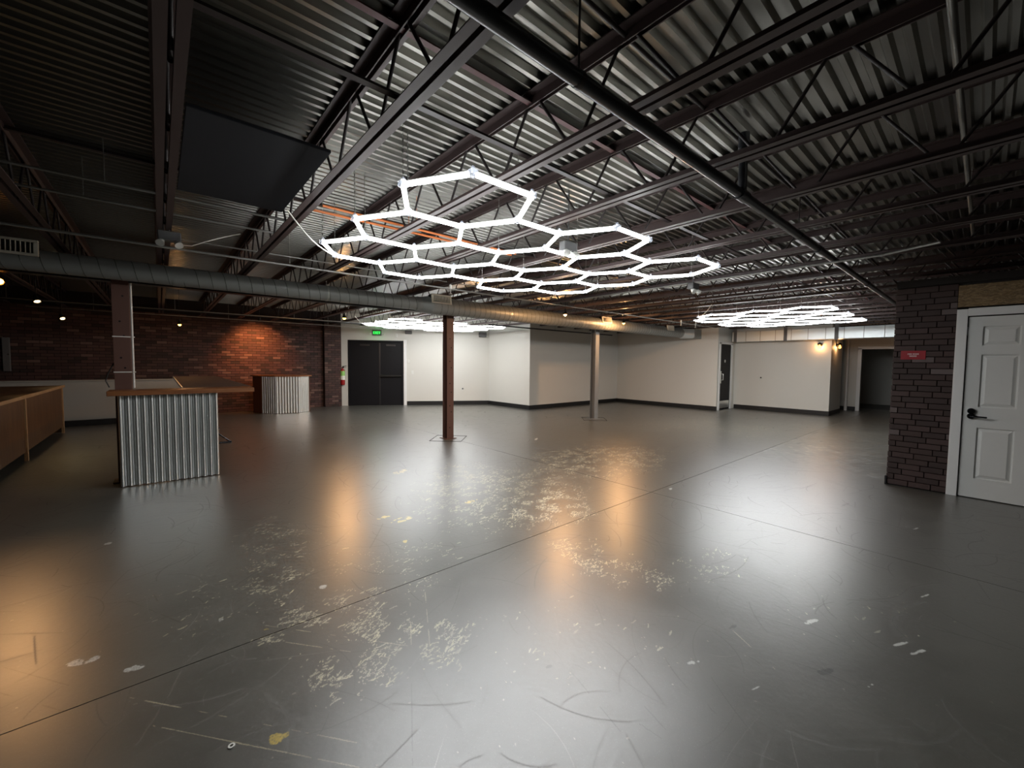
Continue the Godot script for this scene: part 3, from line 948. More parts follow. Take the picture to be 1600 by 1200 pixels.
	pbm.cbox(on_w1(1.30, 1.0, -0.01), Vector3(0.06, 0.09, 0.07), 0.008, wb)
	part("panic_bar", pbm, M.fixture_black, dd)
	var ast := MB.new()
	ast.cbox(on_w1(1.25, 1.06, -0.032), Vector3(0.05, 2.1, 0.012), 0.003, wb)
	part("astragal", ast, M.black_metal, dd)
	# casing of white trim on the right of the double doors
	var cs := MB.new()
	cs.cbox(on_w1(2.085, 1.11, 0.008), Vector3(0.09, 2.22, 0.016), 0.003, wb)
	sm("trim_1", cs, M.trim_white, "white casing strip beside the black double doors", "trim")
	# single black door with kick plate
	var sd := struct("door_3", "single black door with a steel pull handle and kick plate", "door")
	var sl := MB.new()
	sl.cbox(Vector3(14.19, 1.075, -5.66), Vector3(0.85, 2.13, 0.045), 0.004)
	part("leaf", sl, M.black_door, sd)
	var kk := MB.new()
	kk.cbox(Vector3(14.19, 0.17, -5.633), Vector3(0.74, 0.24, 0.006), 0.002)
	part("kick_plate", kk, M.corrugated_zinc, sd)
	var pl := MB.new()
	pl.cbox(Vector3(13.86, 1.07, -5.632), Vector3(0.075, 0.40, 0.008), 0.003)
	pl.tube([Vector3(13.92, 1.18, -5.63), Vector3(13.92, 1.18, -5.58), Vector3(13.92, 0.98, -5.58), Vector3(13.92, 0.98, -5.63)], 0.009, 8)
	part("pull_handle", pl, M.corrugated_zinc, sd)
	var st := MB.new()
	st.cone(Vector3(14.16, 1.6, -5.634), Vector3(14.16, 1.6, -5.632), 0.05, 0.05, 14)
	part("sticker", st, M.plastic_white, sd)
	var tm := MB.new()
	tm.cbox(Vector3(13.715, 1.1, -5.612), Vector3(0.09, 2.2, 0.02), 0.003)
	tm.cbox(Vector3(14.665, 1.1, -5.612), Vector3(0.09, 2.2, 0.02), 0.003)
	tm.cbox(Vector3(14.19, 2.19, -5.612), Vector3(1.04, 0.07, 0.02), 0.003)
	sm("trim_2", tm, M.trim_white, "white casing round the single black door", "trim")
	# casing of the corridor opening
	var ct := MB.new()
	ct.cbox(Vector3(17.39, 1.03, -2.71), Vector3(0.02, 2.06, 0.10), 0.003)
	ct.cbox(Vector3(17.39, 2.07, -2.2), Vector3(0.02, 0.09, 1.12), 0.003)
	sm("trim_3", ct, M.trim_white, "white casing round the dark corridor opening", "trim")

# ---------------------------------------------------------------- ducts
func build_duct() -> void:
	var zc := -6.42; var yc := 2.475
	var d := thing("spiral_duct", "long round galvanised spiral duct running along the column row", "duct", Vector3(0, yc, zc))
	var secs := [[-5.4, 0.2, 0.112, 0.14], [0.2, 3.35, 0.112, 0.14], [3.75, 8.0, 0.152, 0.12], [8.0, 12.6, 0.152, 0.12]]
	for s in secs:
		var b := MB.new()
		b.cone(Vector3(s[0], 0, 0), Vector3(s[1], 0, 0), s[2], s[2], 36, false)
		var o := part("section", b, M.duct_zinc, d)
		var hx := MB.new()
		var pts := []
		var turns: float = (s[1] - s[0]) / s[3]
		for k in int(turns * 18) + 1:
			var a := TAU * k / 18.0
			pts.append(Vector3(minf(s[0] + s[3] * k / 18.0, s[1]), cos(a) * s[2], sin(a) * s[2]))
		hx.tube(pts, 0.0042, 4, false)
		part("spiral_seam", hx, M.duct_seam, o)
	var rd := MB.new()
	rd.cone(Vector3(3.35, 0, 0), Vector3(3.42, 0, 0), 0.118, 0.118, 36, false)
	rd.cone(Vector3(3.42, 0, 0), Vector3(3.62, 0, 0), 0.118, 0.156, 36, false)
	rd.cone(Vector3(3.62, 0, 0), Vector3(3.75, 0, 0), 0.157, 0.157, 36, false)
	part("reducer", rd, M.duct_zinc, d)
	for x in [0.2, 8.0]:
		var cp := MB.new()
		cp.cone(Vector3(x - 0.05, 0, 0), Vector3(x + 0.05, 0, 0), 0.117 if x < 3 else 0.157, 0.117 if x < 3 else 0.157, 36, false)
		part("coupling", cp, M.duct_zinc, d)
	for x in [-2.6, 1.9, 5.4, 7.6, 10.6]:
		var sp := MB.new()
		var r := 0.115 if x < 3.4 else 0.155
		sp.cone(Vector3(x - 0.012, 0, 0), Vector3(x + 0.012, 0, 0), r, r, 30, false)
		sp.cone(Vector3(x, r, 0), Vector3(x, CHORD - yc, 0), 0.004, 0.004, 6)
		part("hanger_strap", sp, M.conduit, d)
	# transition box into the white wall
	var tb := MB.new()
	var hz := 0.26; var hy := 0.15
	var ring := []
	for k in 32:
		var a := TAU * (k + 0.5) / 32
		var cs := cos(a); var sn := sin(a)
		var sc := 1.0 / maxf(absf(cs), absf(sn))
		ring.append([Vector3(12.6, sn * 0.152, cs * 0.152), Vector3(13.05, sn * sc * hy, cs * sc * hz)])
	for k in 32:
		var a0: Vector3 = ring[k][0]; var a1: Vector3 = ring[(k + 1) % 32][0]; var b1: Vector3 = ring[(k + 1) % 32][1]; var b0: Vector3 = ring[k][1]
		var nn := (a1 - a0).cross(b0 - a0).normalized()
		if nn.dot((a0 + b0) * Vector3(0, 1, 1)) < 0: nn = -nn
		tb.quad(a0, a1, b1, b0, nn)
	part("square_transition", tb, M.duct_bright, d)
	var bx := MB.new()
	bx.cbox(Vector3(13.31, 0, 0), Vector3(0.5, hy * 2, hz * 2), 0.004)
	part("end_box", bx, M.duct_zinc, d)
	# grilles on the duct
	for g in [[-1.09, 0.112], [3.775, 0.152], [8.565, 0.152], [11.755, 0.152]]:
		var w := 0.40; var h := 0.16
		var o := Vector3(g[0], 0.10, 0.135)
		var tilt := Basis(Vector3.RIGHT, -0.12)
		var fr := MB.new()
		for q in [[Vector3(0, h / 2 - 0.012, 0), Vector3(w, 0.024, 0.03)], [Vector3(0, -h / 2 + 0.012, 0), Vector3(w, 0.024, 0.03)], [Vector3(-w / 2 + 0.018, 0, 0), Vector3(0.036, h - 0.048, 0.03)], [Vector3(w / 2 - 0.018, 0, 0), Vector3(0.036, h - 0.048, 0.03)]]:
			fr.cbox(o + tilt * q[0], q[1], 0.004, tilt)
		var t := part("grille", fr, M.grille, d)
		t.set_meta("label", "pale register grille with upright blades")
		var bk := MB.new()
		bk.box(o - tilt * Vector3(0, 0, 0.06), Vector3(w - 0.01, h - 0.01, 0.11), tilt)
		part("neck", bk, M.grille_dark, t)
		for k in 10:
			var bl := MB.new()
			bl.box(o + tilt * Vector3(-w / 2 + 0.055 + 0.032 * k, 0, 0.004), Vector3(0.006, h - 0.05, 0.02), tilt * Basis(Vector3.UP, 0.5))
			part("blade", bl, M.grille, t)
	# rectangular duct over the far wall
	var rdct := thing("rectangular_duct", "bright rectangular galvanised duct above the far white wall", "duct", Vector3(14.66, 2.40, 0))
	var z := -5.55
	var k := 0
	while z < 0.5:
		var ln := 0.42
		var b := MB.new()
		b.cbox(Vector3(0, 0, z + ln / 2), Vector3(0.42, 0.32, ln - 0.008), 0.004)
		part("section", b, M.duct_bright, rdct)
		var sm_ := MB.new()
		sm_.box(Vector3(0, 0, z + ln), Vector3(0.432, 0.332, 0.012))
		part("seam", sm_, M.duct_zinc, rdct)
		z += ln
		k += 1
	for zz in [-5.45, -4.02, -2.78, -1.45]:
		var s := MB.new()
		s.box(Vector3(-0.222, 0.10, zz), Vector3(0.012, 0.56, 0.09))
		part("hanger_strap", s, M.plastic_grey, rdct)

# ---------------------------------------------------------------- pipes and conduits
func run(called: String, label: String, category: String, pts: Array, r: float, m: Material, sides := 8) -> MeshInstance3D:
	var b := MB.new()
	b.tube(pts, r, sides)
	for k in range(0, pts.size() - 1):
		var a: Vector3 = pts[k]; var e: Vector3 = pts[k + 1]
		var cnt := int(a.distance_to(e) / 1.9)
		for q in cnt:
			var h := a.lerp(e, (q + 0.4) / cnt)
			b.cone(h, Vector3(h.x, DECK + 0.002, h.z), 0.0025, 0.0025, 5, false)
	var o := mi(numbered(called), b.mesh(), m, self)
	tag(o, label, category)
	return o

func build_pipes() -> void:
	var p := thing("sprinkler_main", "thick black sprinkler main hung below the joists", "pipe", Vector3(0, 2.605, -1.115))
	var b := MB.new()
	b.cone(Vector3(-5.0, 0, 0), Vector3(10.2, 0, 0), 0.031, 0.031, 18)
	part("pipe", b, M.main_pipe, p)
	for x in [0.42, 2.98, 4.9, 7.4]:
		var c := MB.new()
		c.cone(Vector3(x - 0.06, 0, 0), Vector3(x + 0.06, 0, 0), 0.038, 0.038, 18)
		part("coupling", c, M.main_pipe, p)
	var r := MB.new()
	r.cone(Vector3(2.98, 0, 0), Vector3(2.98, 0.34, 0), 0.027, 0.027, 14)
	r.cone(Vector3(2.98, 0.30, 0), Vector3(2.98, 0.40, 0), 0.034, 0.034, 14)
	part("riser", r, M.main_pipe, p)
	for x in [1.3, 4.24, 6.75]:
		var h := MB.new()
		h.cone(Vector3(x - 0.012, 0, 0), Vector3(x + 0.012, 0, 0), 0.034, 0.034, 18, false)
		h.cone(Vector3(x, 0.03, 0), Vector3(x, DECK - 2.605, 0), 0.005, 0.005, 6)
		part("hanger", h, M.rod_paint, p)
	run("conduit", "pale conduit near the right wall running above the joist chords", "conduit", [Vector3(1.0, 2.80, -0.14), Vector3(6.6, 2.80, -0.14)], 0.014, M.conduit)
	run("conduit", "thin dark conduit close to the deck on the right", "conduit", [Vector3(0.2, 3.03, -1.19), Vector3(9.5, 3.03, -1.19)], 0.011, M.rod_paint)
	run("conduit", "thin steel conduit crossing above the sprinkler main", "conduit", [Vector3(0.9, 3.0, -1.5), Vector3(6.5, 3.0, -1.5)], 0.008, M.conduit)
	var sl := thing("sprinkler_branch", "straight pale sprinkler branch line in front of the round duct", "pipe", Vector3(0, 2.6, -5.43))
	var sb := MB.new()
	sb.cone(Vector3(-3.0, 0, 0), Vector3(12.9, 0, 0), 0.013, 0.013, 10)
	part("pipe", sb, M.conduit, sl)
	for x in [-1.9, 1.2, 4.6, 7.3, 10.2, 12.2]:
		var hb := MB.new()
		hb.cone(Vector3(x, 0, 0), Vector3(x, DECK - 2.6, 0), 0.003, 0.003, 5, false)
		part("hanger_rod", hb, M.conduit, sl)
	for x in [3.42, 10.7, 11.55]:
		var h := MB.new()
		h.cone(Vector3(x, 0, 0), Vector3(x, -0.07, 0), 0.011, 0.011, 8)
		h.cone(Vector3(x, -0.08, 0), Vector3(x, -0.07, 0), 0.03, 0.026, 10)
		h.cone(Vector3(x, 0, 0), Vector3(x, 0.07, 0), 0.022, 0.022, 8)
		part("sprinkler_head", h, M.plastic_white, sl)
	run("conduit", "silver conduit crossing above the black ceiling board edge", "conduit", [Vector3(-3.5, 2.75, -4.23), Vector3(1.12, 2.75, -4.23)], 0.010, M.conduit)
	run("conduit", "dull conduit above the left bar between two joists", "conduit", [Vector3(-3.5, 2.75, -4.72), Vector3(0.9, 2.75, -4.72)], 0.010, M.conduit)
	run("conduit", "long thin conduit above the bar just before the round duct", "conduit", [Vector3(0.05, 2.75, -5.65), Vector3(6.5, 2.75, -5.65)], 0.009, M.conduit)
	run("conduit", "upper orange conduit over the large honeycomb light", "conduit", [Vector3(1.05, 2.75, -3.62), Vector3(3.2, 2.75, -3.66)], 0.011, M.orange_conduit)
	run("conduit", "lower orange conduit over the large honeycomb light", "conduit", [Vector3(1.02, 2.75, -3.78), Vector3(3.2, 2.75, -3.74)], 0.011, M.orange_conduit)
	run("conduit", "grey conduit hung across the hall before the brick wall end", "conduit", [Vector3(5.33, 2.545, -4.6), Vector3(5.33, 2.545, -1.9), Vector3(5.31, 2.545, -0.7), Vector3(5.14, 2.55, -0.3)], 0.012, M.conduit)
	run("pipe", "black pipe along the top of the long white wall", "pipe", [Vector3(6.9, 2.52, -9.0), Vector3(12.6, 2.52, -9.0)], 0.02, M.black_metal)
	run("pipe", "black pipe near the ceiling between honeycomb light and brick wall", "pipe", [Vector3(-3.0, 2.6, -12.2), Vector3(6.0, 2.6, -12.2)], 0.018, M.black_metal)
	run("conduit", "pale conduit before the top of the dark brick wall", "conduit", [Vector3(-3.0, 2.56, -11.6), Vector3(6.4, 2.56, -11.6)], 0.011, M.conduit)
	run("conduit", "thin pale conduit above the dark brick wall face", "conduit", [Vector3(-2.0, 2.52, -12.6), Vector3(5.2, 2.52, -12.6)], 0.008, M.conduit)
	var vp := MB.new()
	vp.cone(Vector3(16.5, 0, -3.05), Vector3(16.5, 2.6, -3.05), 0.05, 0.05, 14)
	var vo := mi(numbered("drain_pipe"), vp.mesh(), M.trim_white, self)
	tag(vo, "white upright pipe beside the far wall end", "pipe")
	var v2 := MB.new()
	v2.cone(Vector3(17.3, 0, -3.0), Vector3(17.3, 2.6, -3.0), 0.035, 0.035, 14)
	v2.cone(Vector3(17.3, 0, -3.0), Vector3(17.3, 0.3, -3.0), 0.045, 0.045, 14)
	var v2o := mi(numbered("drain_pipe"), v2.mesh(), M.trim_white, self)
	tag(v2o, "slim white upright pipe next to the corridor casing", "pipe")

# ---------------------------------------------------------------- bars
func corrugated(a: Vector3, b: Vector3, h: float, pitch: float, amp: float) -> MB:
	# upright corrugated sheet from a to b, with thickness
	var m := MB.new()
	var d := b - a
	var u := d.normalized()
	var out := u.cross(Vector3.UP)
	var n := int(round(d.length() / pitch * 10))
	var p1 := []; var p2 := []
	for k in n + 1:
		var s := d.length() * k / n
		var off := amp * sin(TAU * s / pitch)
		p1.append(a + u * s + out * off)
		p2.append(a + u * s + out * (off - 0.002))
	m.sheet(p1, Vector3(0, h, 0))
	m.sheet(p2, Vector3(0, h, 0))
	return m

func build_bars() -> void:
	var f := 0.068
	# bar with corrugated front
	var b := thing("bar_counter", "bar counter with corrugated metal front and brown wooden top round the column", "bar", Vector3(0, 0, -6.4))
	part("corrugated_front", corrugated(Vector3(-0.37, 0.012, 0), Vector3(0.55, 0.012, 0.03), 1.045, f, 0.0135), M.corrugated_zinc, b)
	var tp := MB.new()
	tp.cbox(Vector3(0.245, 1.09, -0.06), Vector3(1.39, 0.055, 0.33), 0.004)
	part("front_top", tp, M.bar_wood, b)
	var lt := MB.new()
	lt.cbox(Vector3(0.59, 1.096, -2.62), Vector3(0.74, 0.045, 4.78), 0.004)
	part("long_top", lt, M.walnut_top, b)
	var ed := MB.new()
	ed.box(Vector3(0.215, 1.1, -2.62), Vector3(0.012, 0.04, 4.78))
	part("metal_edge", ed, M.corrugated_zinc, b)
	for x in [-0.36, 0.53]:
		var sd := MB.new()
		sd.cbox(Vector3(x, 0.53, -0.15), Vector3(0.02, 1.06, 0.24), 0.003)
		part("side_panel", sd, M.dark_wood, b)
	var sh := MB.new()
	sh.cbox(Vector3(0.085, 0.5, -0.15), Vector3(0.86, 0.02, 0.22), 0.003)
	part("shelf", sh, M.dark_wood, b)
	for zz in [-2.4, -4.3]:
		var lg := MB.new()
		lg.tube([Vector3(0.62, 1.07, zz), Vector3(0.62, 0.3, zz), Vector3(0.93, 0.015, zz + 0.0)], 0.013, 8)
		lg.tube([Vector3(0.62, 0.3, zz), Vector3(0.31, 0.015, zz)], 0.013, 8)
		lg.tube([Vector3(0.31, 0.014, zz), Vector3(0.93, 0.014, zz)], 0.012, 8)
		lg.cone(Vector3(0.93, 0.0, zz), Vector3(0.93, 0.03, zz), 0.022, 0.018, 10)
		part("leg_frame", lg, M.dark_nickel, b)
	# faceted bar by the brick wall
	var c := thing("bar_stand", "faceted corrugated metal bar stand with wooden top against the brick wall", "bar", Vector3.ZERO)
	var A := Vector3(2.0, 0, -13.55); var B := Vector3(2.14, 0, -13.14); var C := Vector3(2.42, 0, -12.78); var D := Vector3(2.96, 0, -12.66); var E := Vector3(3.30, 0, -12.88); var F := Vector3(3.36, 0, -13.5)
	for pr in [[B, C], [C, D], [D, E]]:
		part("corrugated_front", corrugated(pr[0] + Vector3(0, 0.01, 0), pr[1] + Vector3(0, 0.01, 0), 1.02, f, 0.011), M.corrugated_zinc, c)
	for pr in [[A, B], [E, F]]:
		var q := MB.new()
		var u: Vector3 = (pr[1] - pr[0]).normalized()
		q.cbox((pr[0] + pr[1]) * 0.5 + Vector3(0, 0.515, 0), Vector3((pr[1] - pr[0]).length(), 1.03, 0.025), 0.003, Basis(u, Vector3.UP, u.cross(Vector3.UP)))
		part("side_panel", q, M.dark_wood, c)
	var poly := PackedVector2Array()
	var cen := Vector2(2.66, -13.15)
	for v in [A, B, C, D, E, F]:
		var p := Vector2(v.x, v.z)
		poly.append(p + (p - cen).normalized() * 0.07)
	var tm := MB.new()
	tm.prism(poly, Vector3(0, 1.035, 0), Vector3.RIGHT, Vector3.BACK, Vector3(0, 0.03, 0))
	part("top", tm, M.bar_wood, c)
	# plywood counter on the left
	var k := thing("plywood_counter", "long plywood service counter before the white half wall", "counter", Vector3(-1.48, 0, 0))
	var zs := [-6.2, -8.95, -11.9]
	for i in 2:
		var pnl := MB.new()
		pnl.cbox(Vector3(-0.01, 0.52, (zs[i] + zs[i + 1]) / 2), Vector3(0.018, 0.78, absf(zs[i + 1] - zs[i]) - 0.04), 0.002)
		part("panel", pnl, M.plywood, k)
	for zz in zs:
		var st := MB.new()
		st.cbox(Vector3(0.0, 0.455, zz), Vector3(0.04, 0.91, 0.045), 0.003)
		part("post", st, M.ply_edge, k)
	var kt := MB.new()
	kt.cbox(Vector3(-0.62, 0.935, -9.05), Vector3(1.3, 0.018, 5.8), 0.002)
	part("top", kt, M.plywood, k)
	var ke := MB.new()
	ke.cbox(Vector3(0.035, 0.93, -9.05), Vector3(0.018, 0.045, 5.82), 0.002)
	part("edge_band", ke, M.ply_edge, k)
	var ks := MB.new()
	ks.cbox(Vector3(-0.62, 0.46, -11.93), Vector3(1.24, 0.9, 0.02), 0.002)
	part("end_panel", ks, M.plywood, k)

# ---------------------------------------------------------------- filament bulbs
func bulb(at: Vector3, up: float, glowm: String, e: float, label: String, col: Color) -> void:
	var t := thing("filament_bulb", label, "bulb", at, "filament bulbs")
	var g := MB.new()
	g.lathe([Vector2(0.0, -0.062), Vector2(0.014, -0.058), Vector2(0.027, -0.044), Vector2(0.031, -0.028), Vector2(0.029, -0.012), Vector2(0.018, 0.014), Vector2(0.013, 0.03)], Vector3.ZERO, Vector3.UP, 14)
	part("glass", g, M[glowm], t)
	var s := MB.new()
	s.lathe([Vector2(0.042, -0.03), Vector2(0.038, 0.006), Vector2(0.022, 0.034), Vector2(0.018, 0.04), Vector2(0.018, 0.075), Vector2(0.01, 0.085), Vector2(0.0, 0.086)], Vector3.ZERO, Vector3.UP, 14)  # holder flared into an added cup that keeps bulb light off the ceiling
	part("socket_with_added_shade", s, M.fixture_black, t)
	if up > 0.1:
		var c := MB.new()
		c.tube([Vector3(0, 0.084, 0), Vector3(0, DECK - at.y - 0.005, 0)], 0.0035, 6)
		part("cord", c, M.fixture_black, t)
	var l := OmniLight3D.new()
	l.name = "bulb_light"
	l.light_color = col
	l.light_energy = e
	l.light_size = 0.03
	l.omni_range = 40.0
	l.omni_attenuation = 2.0
	l.shadow_enabled = true
	l.position = Vector3(0, -0.028, 0)
	t.add_child(l)

func build_bulbs() -> void:
	var warm := Color(1.0, 0.75, 0.50)
	spot(Vector3(-1.42, 2.40, -7.73), Vector3(-0.35, 0.0, -2.1), 1.25, 22.0, "orange-glowing spot lamp head over the plywood counter", warm, "bulb_glow")
	spot(Vector3(-1.42, 2.4, -9.65), Vector3(-0.6, 0.0, -8.4), 0.6, 30.0, "small pale spot lamp head behind the orange one over the plywood counter", Color(1.0, 0.86, 0.6), "bulb_pale")
	spot(Vector3(-1.5, 2.34, -12.5), Vector3(-0.6, 0.0, -10.6), 0.5, 30.0, "small pale spot lamp head above the white half wall", Color(1.0, 0.86, 0.6), "bulb_pale")
	bulb(Vector3(0.37, 2.3, -11.94), 0.36, "bulb_glow", 0.25, "orange filament bulb hanging above the half wall end", warm)
	bulb(Vector3(3.1, 2.45, -9.24), 0.2, "bulb_glow", 2.3, "bright orange filament bulb hanging before the brick pilaster", warm)
	bulb(Vector3(6.0, 2.45, -5.385), 0.15, "bulb_pale", 2.4, "filament bulb on the conduit between the two columns", warm)
	bulb(Vector3(8.70, 2.51, -5.88), 0.15, "bulb_glow", 2.8, "filament bulb on the conduit above the grey column", warm)
	# wall sconces by the far wall end
	for s in [[Vector3(14.82, 2.10, -3.24), Vector3(1, 0, 0), "caged filament sconce on the far white wall face"], [Vector3(15.45, 2.10, -2.88), Vector3(0, 0, -1), "caged filament sconce on the far wall's turned end"]]:
		var t := thing("wall_sconce", s[2], "sconce", s[0], "wall sconces")
		var to: Vector3 = s[1]
		var p := MB.new()
		p.cone(to * 0.08, to * 0.06, 0.05, 0.05, 16)
		p.tube([to * 0.06 + Vector3(0, 0.0, 0), Vector3(0, 0.06, 0), Vector3(0, 0.03, 0)], 0.01, 6)
		part("bracket", p, M.fixture_black, t)
		var hd := MB.new()
		hd.lathe([Vector2(0.06, 0.0), Vector2(0.045, 0.04), Vector2(0.02, 0.06), Vector2(0.0, 0.062)], Vector3.ZERO, Vector3.UP, 16)
		part("hood", hd, M.fixture_black, t)
		var cg := MB.new()
		for k in 6:
			var a := TAU * k / 6
			cg.tube([Vector3(cos(a) * 0.055, 0.0, sin(a) * 0.055), Vector3(cos(a) * 0.06, -0.07, sin(a) * 0.06), Vector3(cos(a) * 0.03, -0.13, sin(a) * 0.03)], 0.003, 4)
		part("cage", cg, M.fixture_black, t)
		var g := MB.new()
		g.lathe([Vector2(0.0, -0.105), Vector2(0.02, -0.098), Vector2(0.031, -0.075), Vector2(0.028, -0.045), Vector2(0.015, -0.01), Vector2(0.013, 0.0)], Vector3.ZERO, Vector3.UP, 14)
		part("bulb", g, M.sconce_glow, t)
		var l := OmniLight3D.new()
		l.name = "sconce_light"
		l.light_color = warm
		l.light_energy = 0.10
		l.light_size = 0.03
		l.omni_range = 40.0
		l.omni_attenuation = 2.0
		l.shadow_enabled = true
		l.position = Vector3(0, -0.07, 0)
		t.add_child(l)
	spot(Vector3(2.1, 2.62, -13.0), Vector3(2.16, 1.67, -14.0), 5.0, 48.0, "small black spot lamp aimed at the dark brick wall", Color(1.0, 0.62, 0.36), "bulb_glow")

func spot(at: Vector3, aim: Vector3, e: float, angle: float, label: String, col: Color, glowm: String) -> void:
	var sp := thing("spot_lamp", label, "spot lamp", at, "spot lamps")
	var dir := (aim - at).normalized()
	var can := MB.new()
	can.cone(-dir * 0.05, dir * 0.06, 0.026, 0.04, 16, false)
	can.cone(-dir * 0.05, -dir * 0.065, 0.026, 0.0, 16)
	part("can", can, M.fixture_black, sp)
	var st := MB.new()
	st.tube([Vector3.ZERO, Vector3(0, DECK - at.y - 0.003, 0)], 0.007, 6)
	part("stem", st, M.fixture_black, sp)
	var ln := MB.new()
	ln.lathe([Vector2(0.0, 0.066), Vector2(0.02, 0.062), Vector2(0.034, 0.05), Vector2(0.034, 0.045)], Vector3.ZERO, dir, 14)
	part("lens", ln, M[glowm], sp)
	var sl := SpotLight3D.new()
	sl.name = "spot_light"
	sl.light_color = col
	sl.light_energy = e
	sl.light_size = 0.03
	sl.spot_angle = angle
	sl.spot_angle_attenuation = 1.0
	sl.spot_range = 30.0
	sl.spot_attenuation = 2.0
	sl.shadow_enabled = true
	sl.transform = Transform3D(Basis.looking_at(dir, Vector3.UP), dir * 0.1)
	sp.add_child(sl)

# ---------------------------------------------------------------- fittings
func lettering(text: String, size: float, m: Material, parent: Node, tf: Transform3D) -> void:
	var tm := TextMesh.new()
	tm.text = text
	var f := SystemFont.new()
	f.font_names = PackedStringArray(["Droid Sans"])
	f.font_weight = 700
	tm.font = f
	tm.font_size = 32
	tm.pixel_size = size / 32.0
	tm.depth = 0.002
	tm.curve_step = 1.0
	mi("lettering", tm, m, parent, tf)

func build_fittings() -> void:
	var wb := w1_basis()
	# exit sign
	var ex := thing("exit_sign", "green lit exit sign above the black double doors", "exit sign", on_w1(1.17, 2.44, 0.03))
	ex.transform.basis = wb
	var eb := MB.new()
	eb.cbox(Vector3.ZERO, Vector3(0.30, 0.19, 0.05), 0.006)
	part("housing", eb, M.plastic_grey, ex)
	var ef := MB.new()
	ef.cbox(Vector3(0, 0, 0.0255), Vector3(0.24, 0.15, 0.004), 0.001)
	part("face", ef, M.black_metal, ex)
	lettering("EXIT", 0.115, M.exit_green, ex, Transform3D(Basis(), Vector3(0, 0, 0.029)))
	var el := OmniLight3D.new()
	el.name = "sign_light"
	el.light_color = Color(0.2, 0.9, 0.4)
	el.light_energy = 0.04
	el.light_size = 0.1
	el.omni_range = 20.0
	el.omni_attenuation = 2.0
	el.shadow_enabled = true
	el.position = Vector3(0, 0, 0.08)
	ex.add_child(el)
	for x in [-0.2, 0.21]:
		var h := MB.new()
		h.lathe([Vector2(0.0, 0.03), Vector2(0.02, 0.03), Vector2(0.034, -0.03), Vector2(0.0, -0.03)], Vector3(x, -0.03, 0.02), Vector3(0, 0.4, -0.9).normalized(), 14)
		part("lamp_head", h, M.plastic_white, ex)
	# small fittings on the angled wall
	var fr := MB.new()
	fr.cbox(Vector3.ZERO, Vector3(0.08, 0.12, 0.03), 0.004)
	var fo := mi(numbered("alarm_strobe"), fr.mesh(), M.plastic_white, self, Transform3D(wb, on_w1(1.80, 2.36, 0.018)))
	tag(fo, "small white alarm strobe between exit sign and speaker box", "alarm")
	var b1 := MB.new()
	b1.cbox(Vector3.ZERO, Vector3(0.22, 0.11, 0.12), 0.01)
	var o1 := mi(numbered("speaker_box"), b1.mesh(), M.plastic_grey, self, Transform3D(wb, on_w1(2.2, 2.48, 0.062)))
	tag(o1, "small dark speaker box above the right edge of the double doors", "speaker")
	var b2 := MB.new()
	b2.cbox(Vector3.ZERO, Vector3(0.26, 0.16, 0.14), 0.01)
	var o2 := mi(numbered("speaker_box"), b2.mesh(), M.plastic_grey, self, Transform3D(wb, on_w1(4.72, 2.45, 0.075)))
	tag(o2, "grey speaker box high in the corner of the white walls", "speaker")
	var th := MB.new()
	th.cbox(Vector3.ZERO, Vector3(0.08, 0.11, 0.02), 0.004)
	var to := mi(numbered("thermostat"), th.mesh(), M.plastic_white, self, Transform3D(wb, on_w1(2.2, 1.5, 0.012)))
	tag(to, "white thermostat beside the black double doors", "thermostat")
	var sw := thing("light_switch", "white light switch plate right of the double doors", "switch", on_w1(2.32, 1.12, 0.005))
	sw.transform.basis = wb
	var sb := MB.new()
	sb.cbox(Vector3.ZERO, Vector3(0.08, 0.12, 0.008), 0.002)
	part("plate", sb, M.plastic_white, sw)
	var sg := MB.new()
	sg.cbox(Vector3(0, 0, 0.006), Vector3(0.018, 0.035, 0.012), 0.002)
	part("toggle", sg, M.plastic_white, sw)
	var ou := thing("wall_outlet", "wall outlet with a grey plug low on the white wall", "outlet", on_w1(4.03, 0.54, 0.005))
	ou.transform.basis = wb
	var ob := MB.new()
	ob.cbox(Vector3.ZERO, Vector3(0.08, 0.12, 0.008), 0.002)
	part("plate", ob, M.plastic_white, ou)
	var op := MB.new()
	op.cbox(Vector3(0.005, 0.02, 0.02), Vector3(0.05, 0.05, 0.04), 0.008)
	part("plug", op, M.plastic_grey, ou)
	var kn := MB.new()
	kn.lathe([Vector2(0.0, 0.012), Vector2(0.02, 0.01), Vector2(0.024, 0.0)], Vector3(14.895, 1.07, -4.79), Vector3.LEFT, 12)
	var ko := mi(numbered("door_stop"), kn.mesh(), M.fixture_black, self)
	tag(ko, "tiny black knob in the middle of the far white wall", "wall stop")
	var wp := thing("wall_panel", "pale upright cabinet panel on the dark brick wall above the half wall", "panel", Vector3(-2.52, 1.56, -13.96))
	var wpb := MB.new()
	wpb.cbox(Vector3.ZERO, Vector3(0.11, 0.74, 0.06), 0.006)
	part("cabinet", wpb, M.plastic_grey, wp)
	var wpk := MB.new()
	wpk.cone(Vector3(0.03, 0.0, 0.03), Vector3(0.03, 0.0, 0.04), 0.012, 0.012, 10)
	part("latch", wpk, M.chrome, wp)
	# fire extinguisher
	var fe := thing("fire_extinguisher", "red fire extinguisher with green and white label beside the double doors", "extinguisher", on_w1(0.09, 0.70, 0.09))
	fe.transform.basis = wb
	var t := MB.new()
	t.lathe([Vector2(0.0, 0.0), Vector2(0.06, 0.0), Vector2(0.07, 0.02), Vector2(0.07, 0.17)], Vector3.ZERO, Vector3.UP, 18)
	t.lathe([Vector2(0.07, 0.46), Vector2(0.058, 0.50), Vector2(0.025, 0.53), Vector2(0.022, 0.56)], Vector3.ZERO, Vector3.UP, 18)
	part("cylinder", t, M.ext_red, fe)
	var l1 := MB.new()
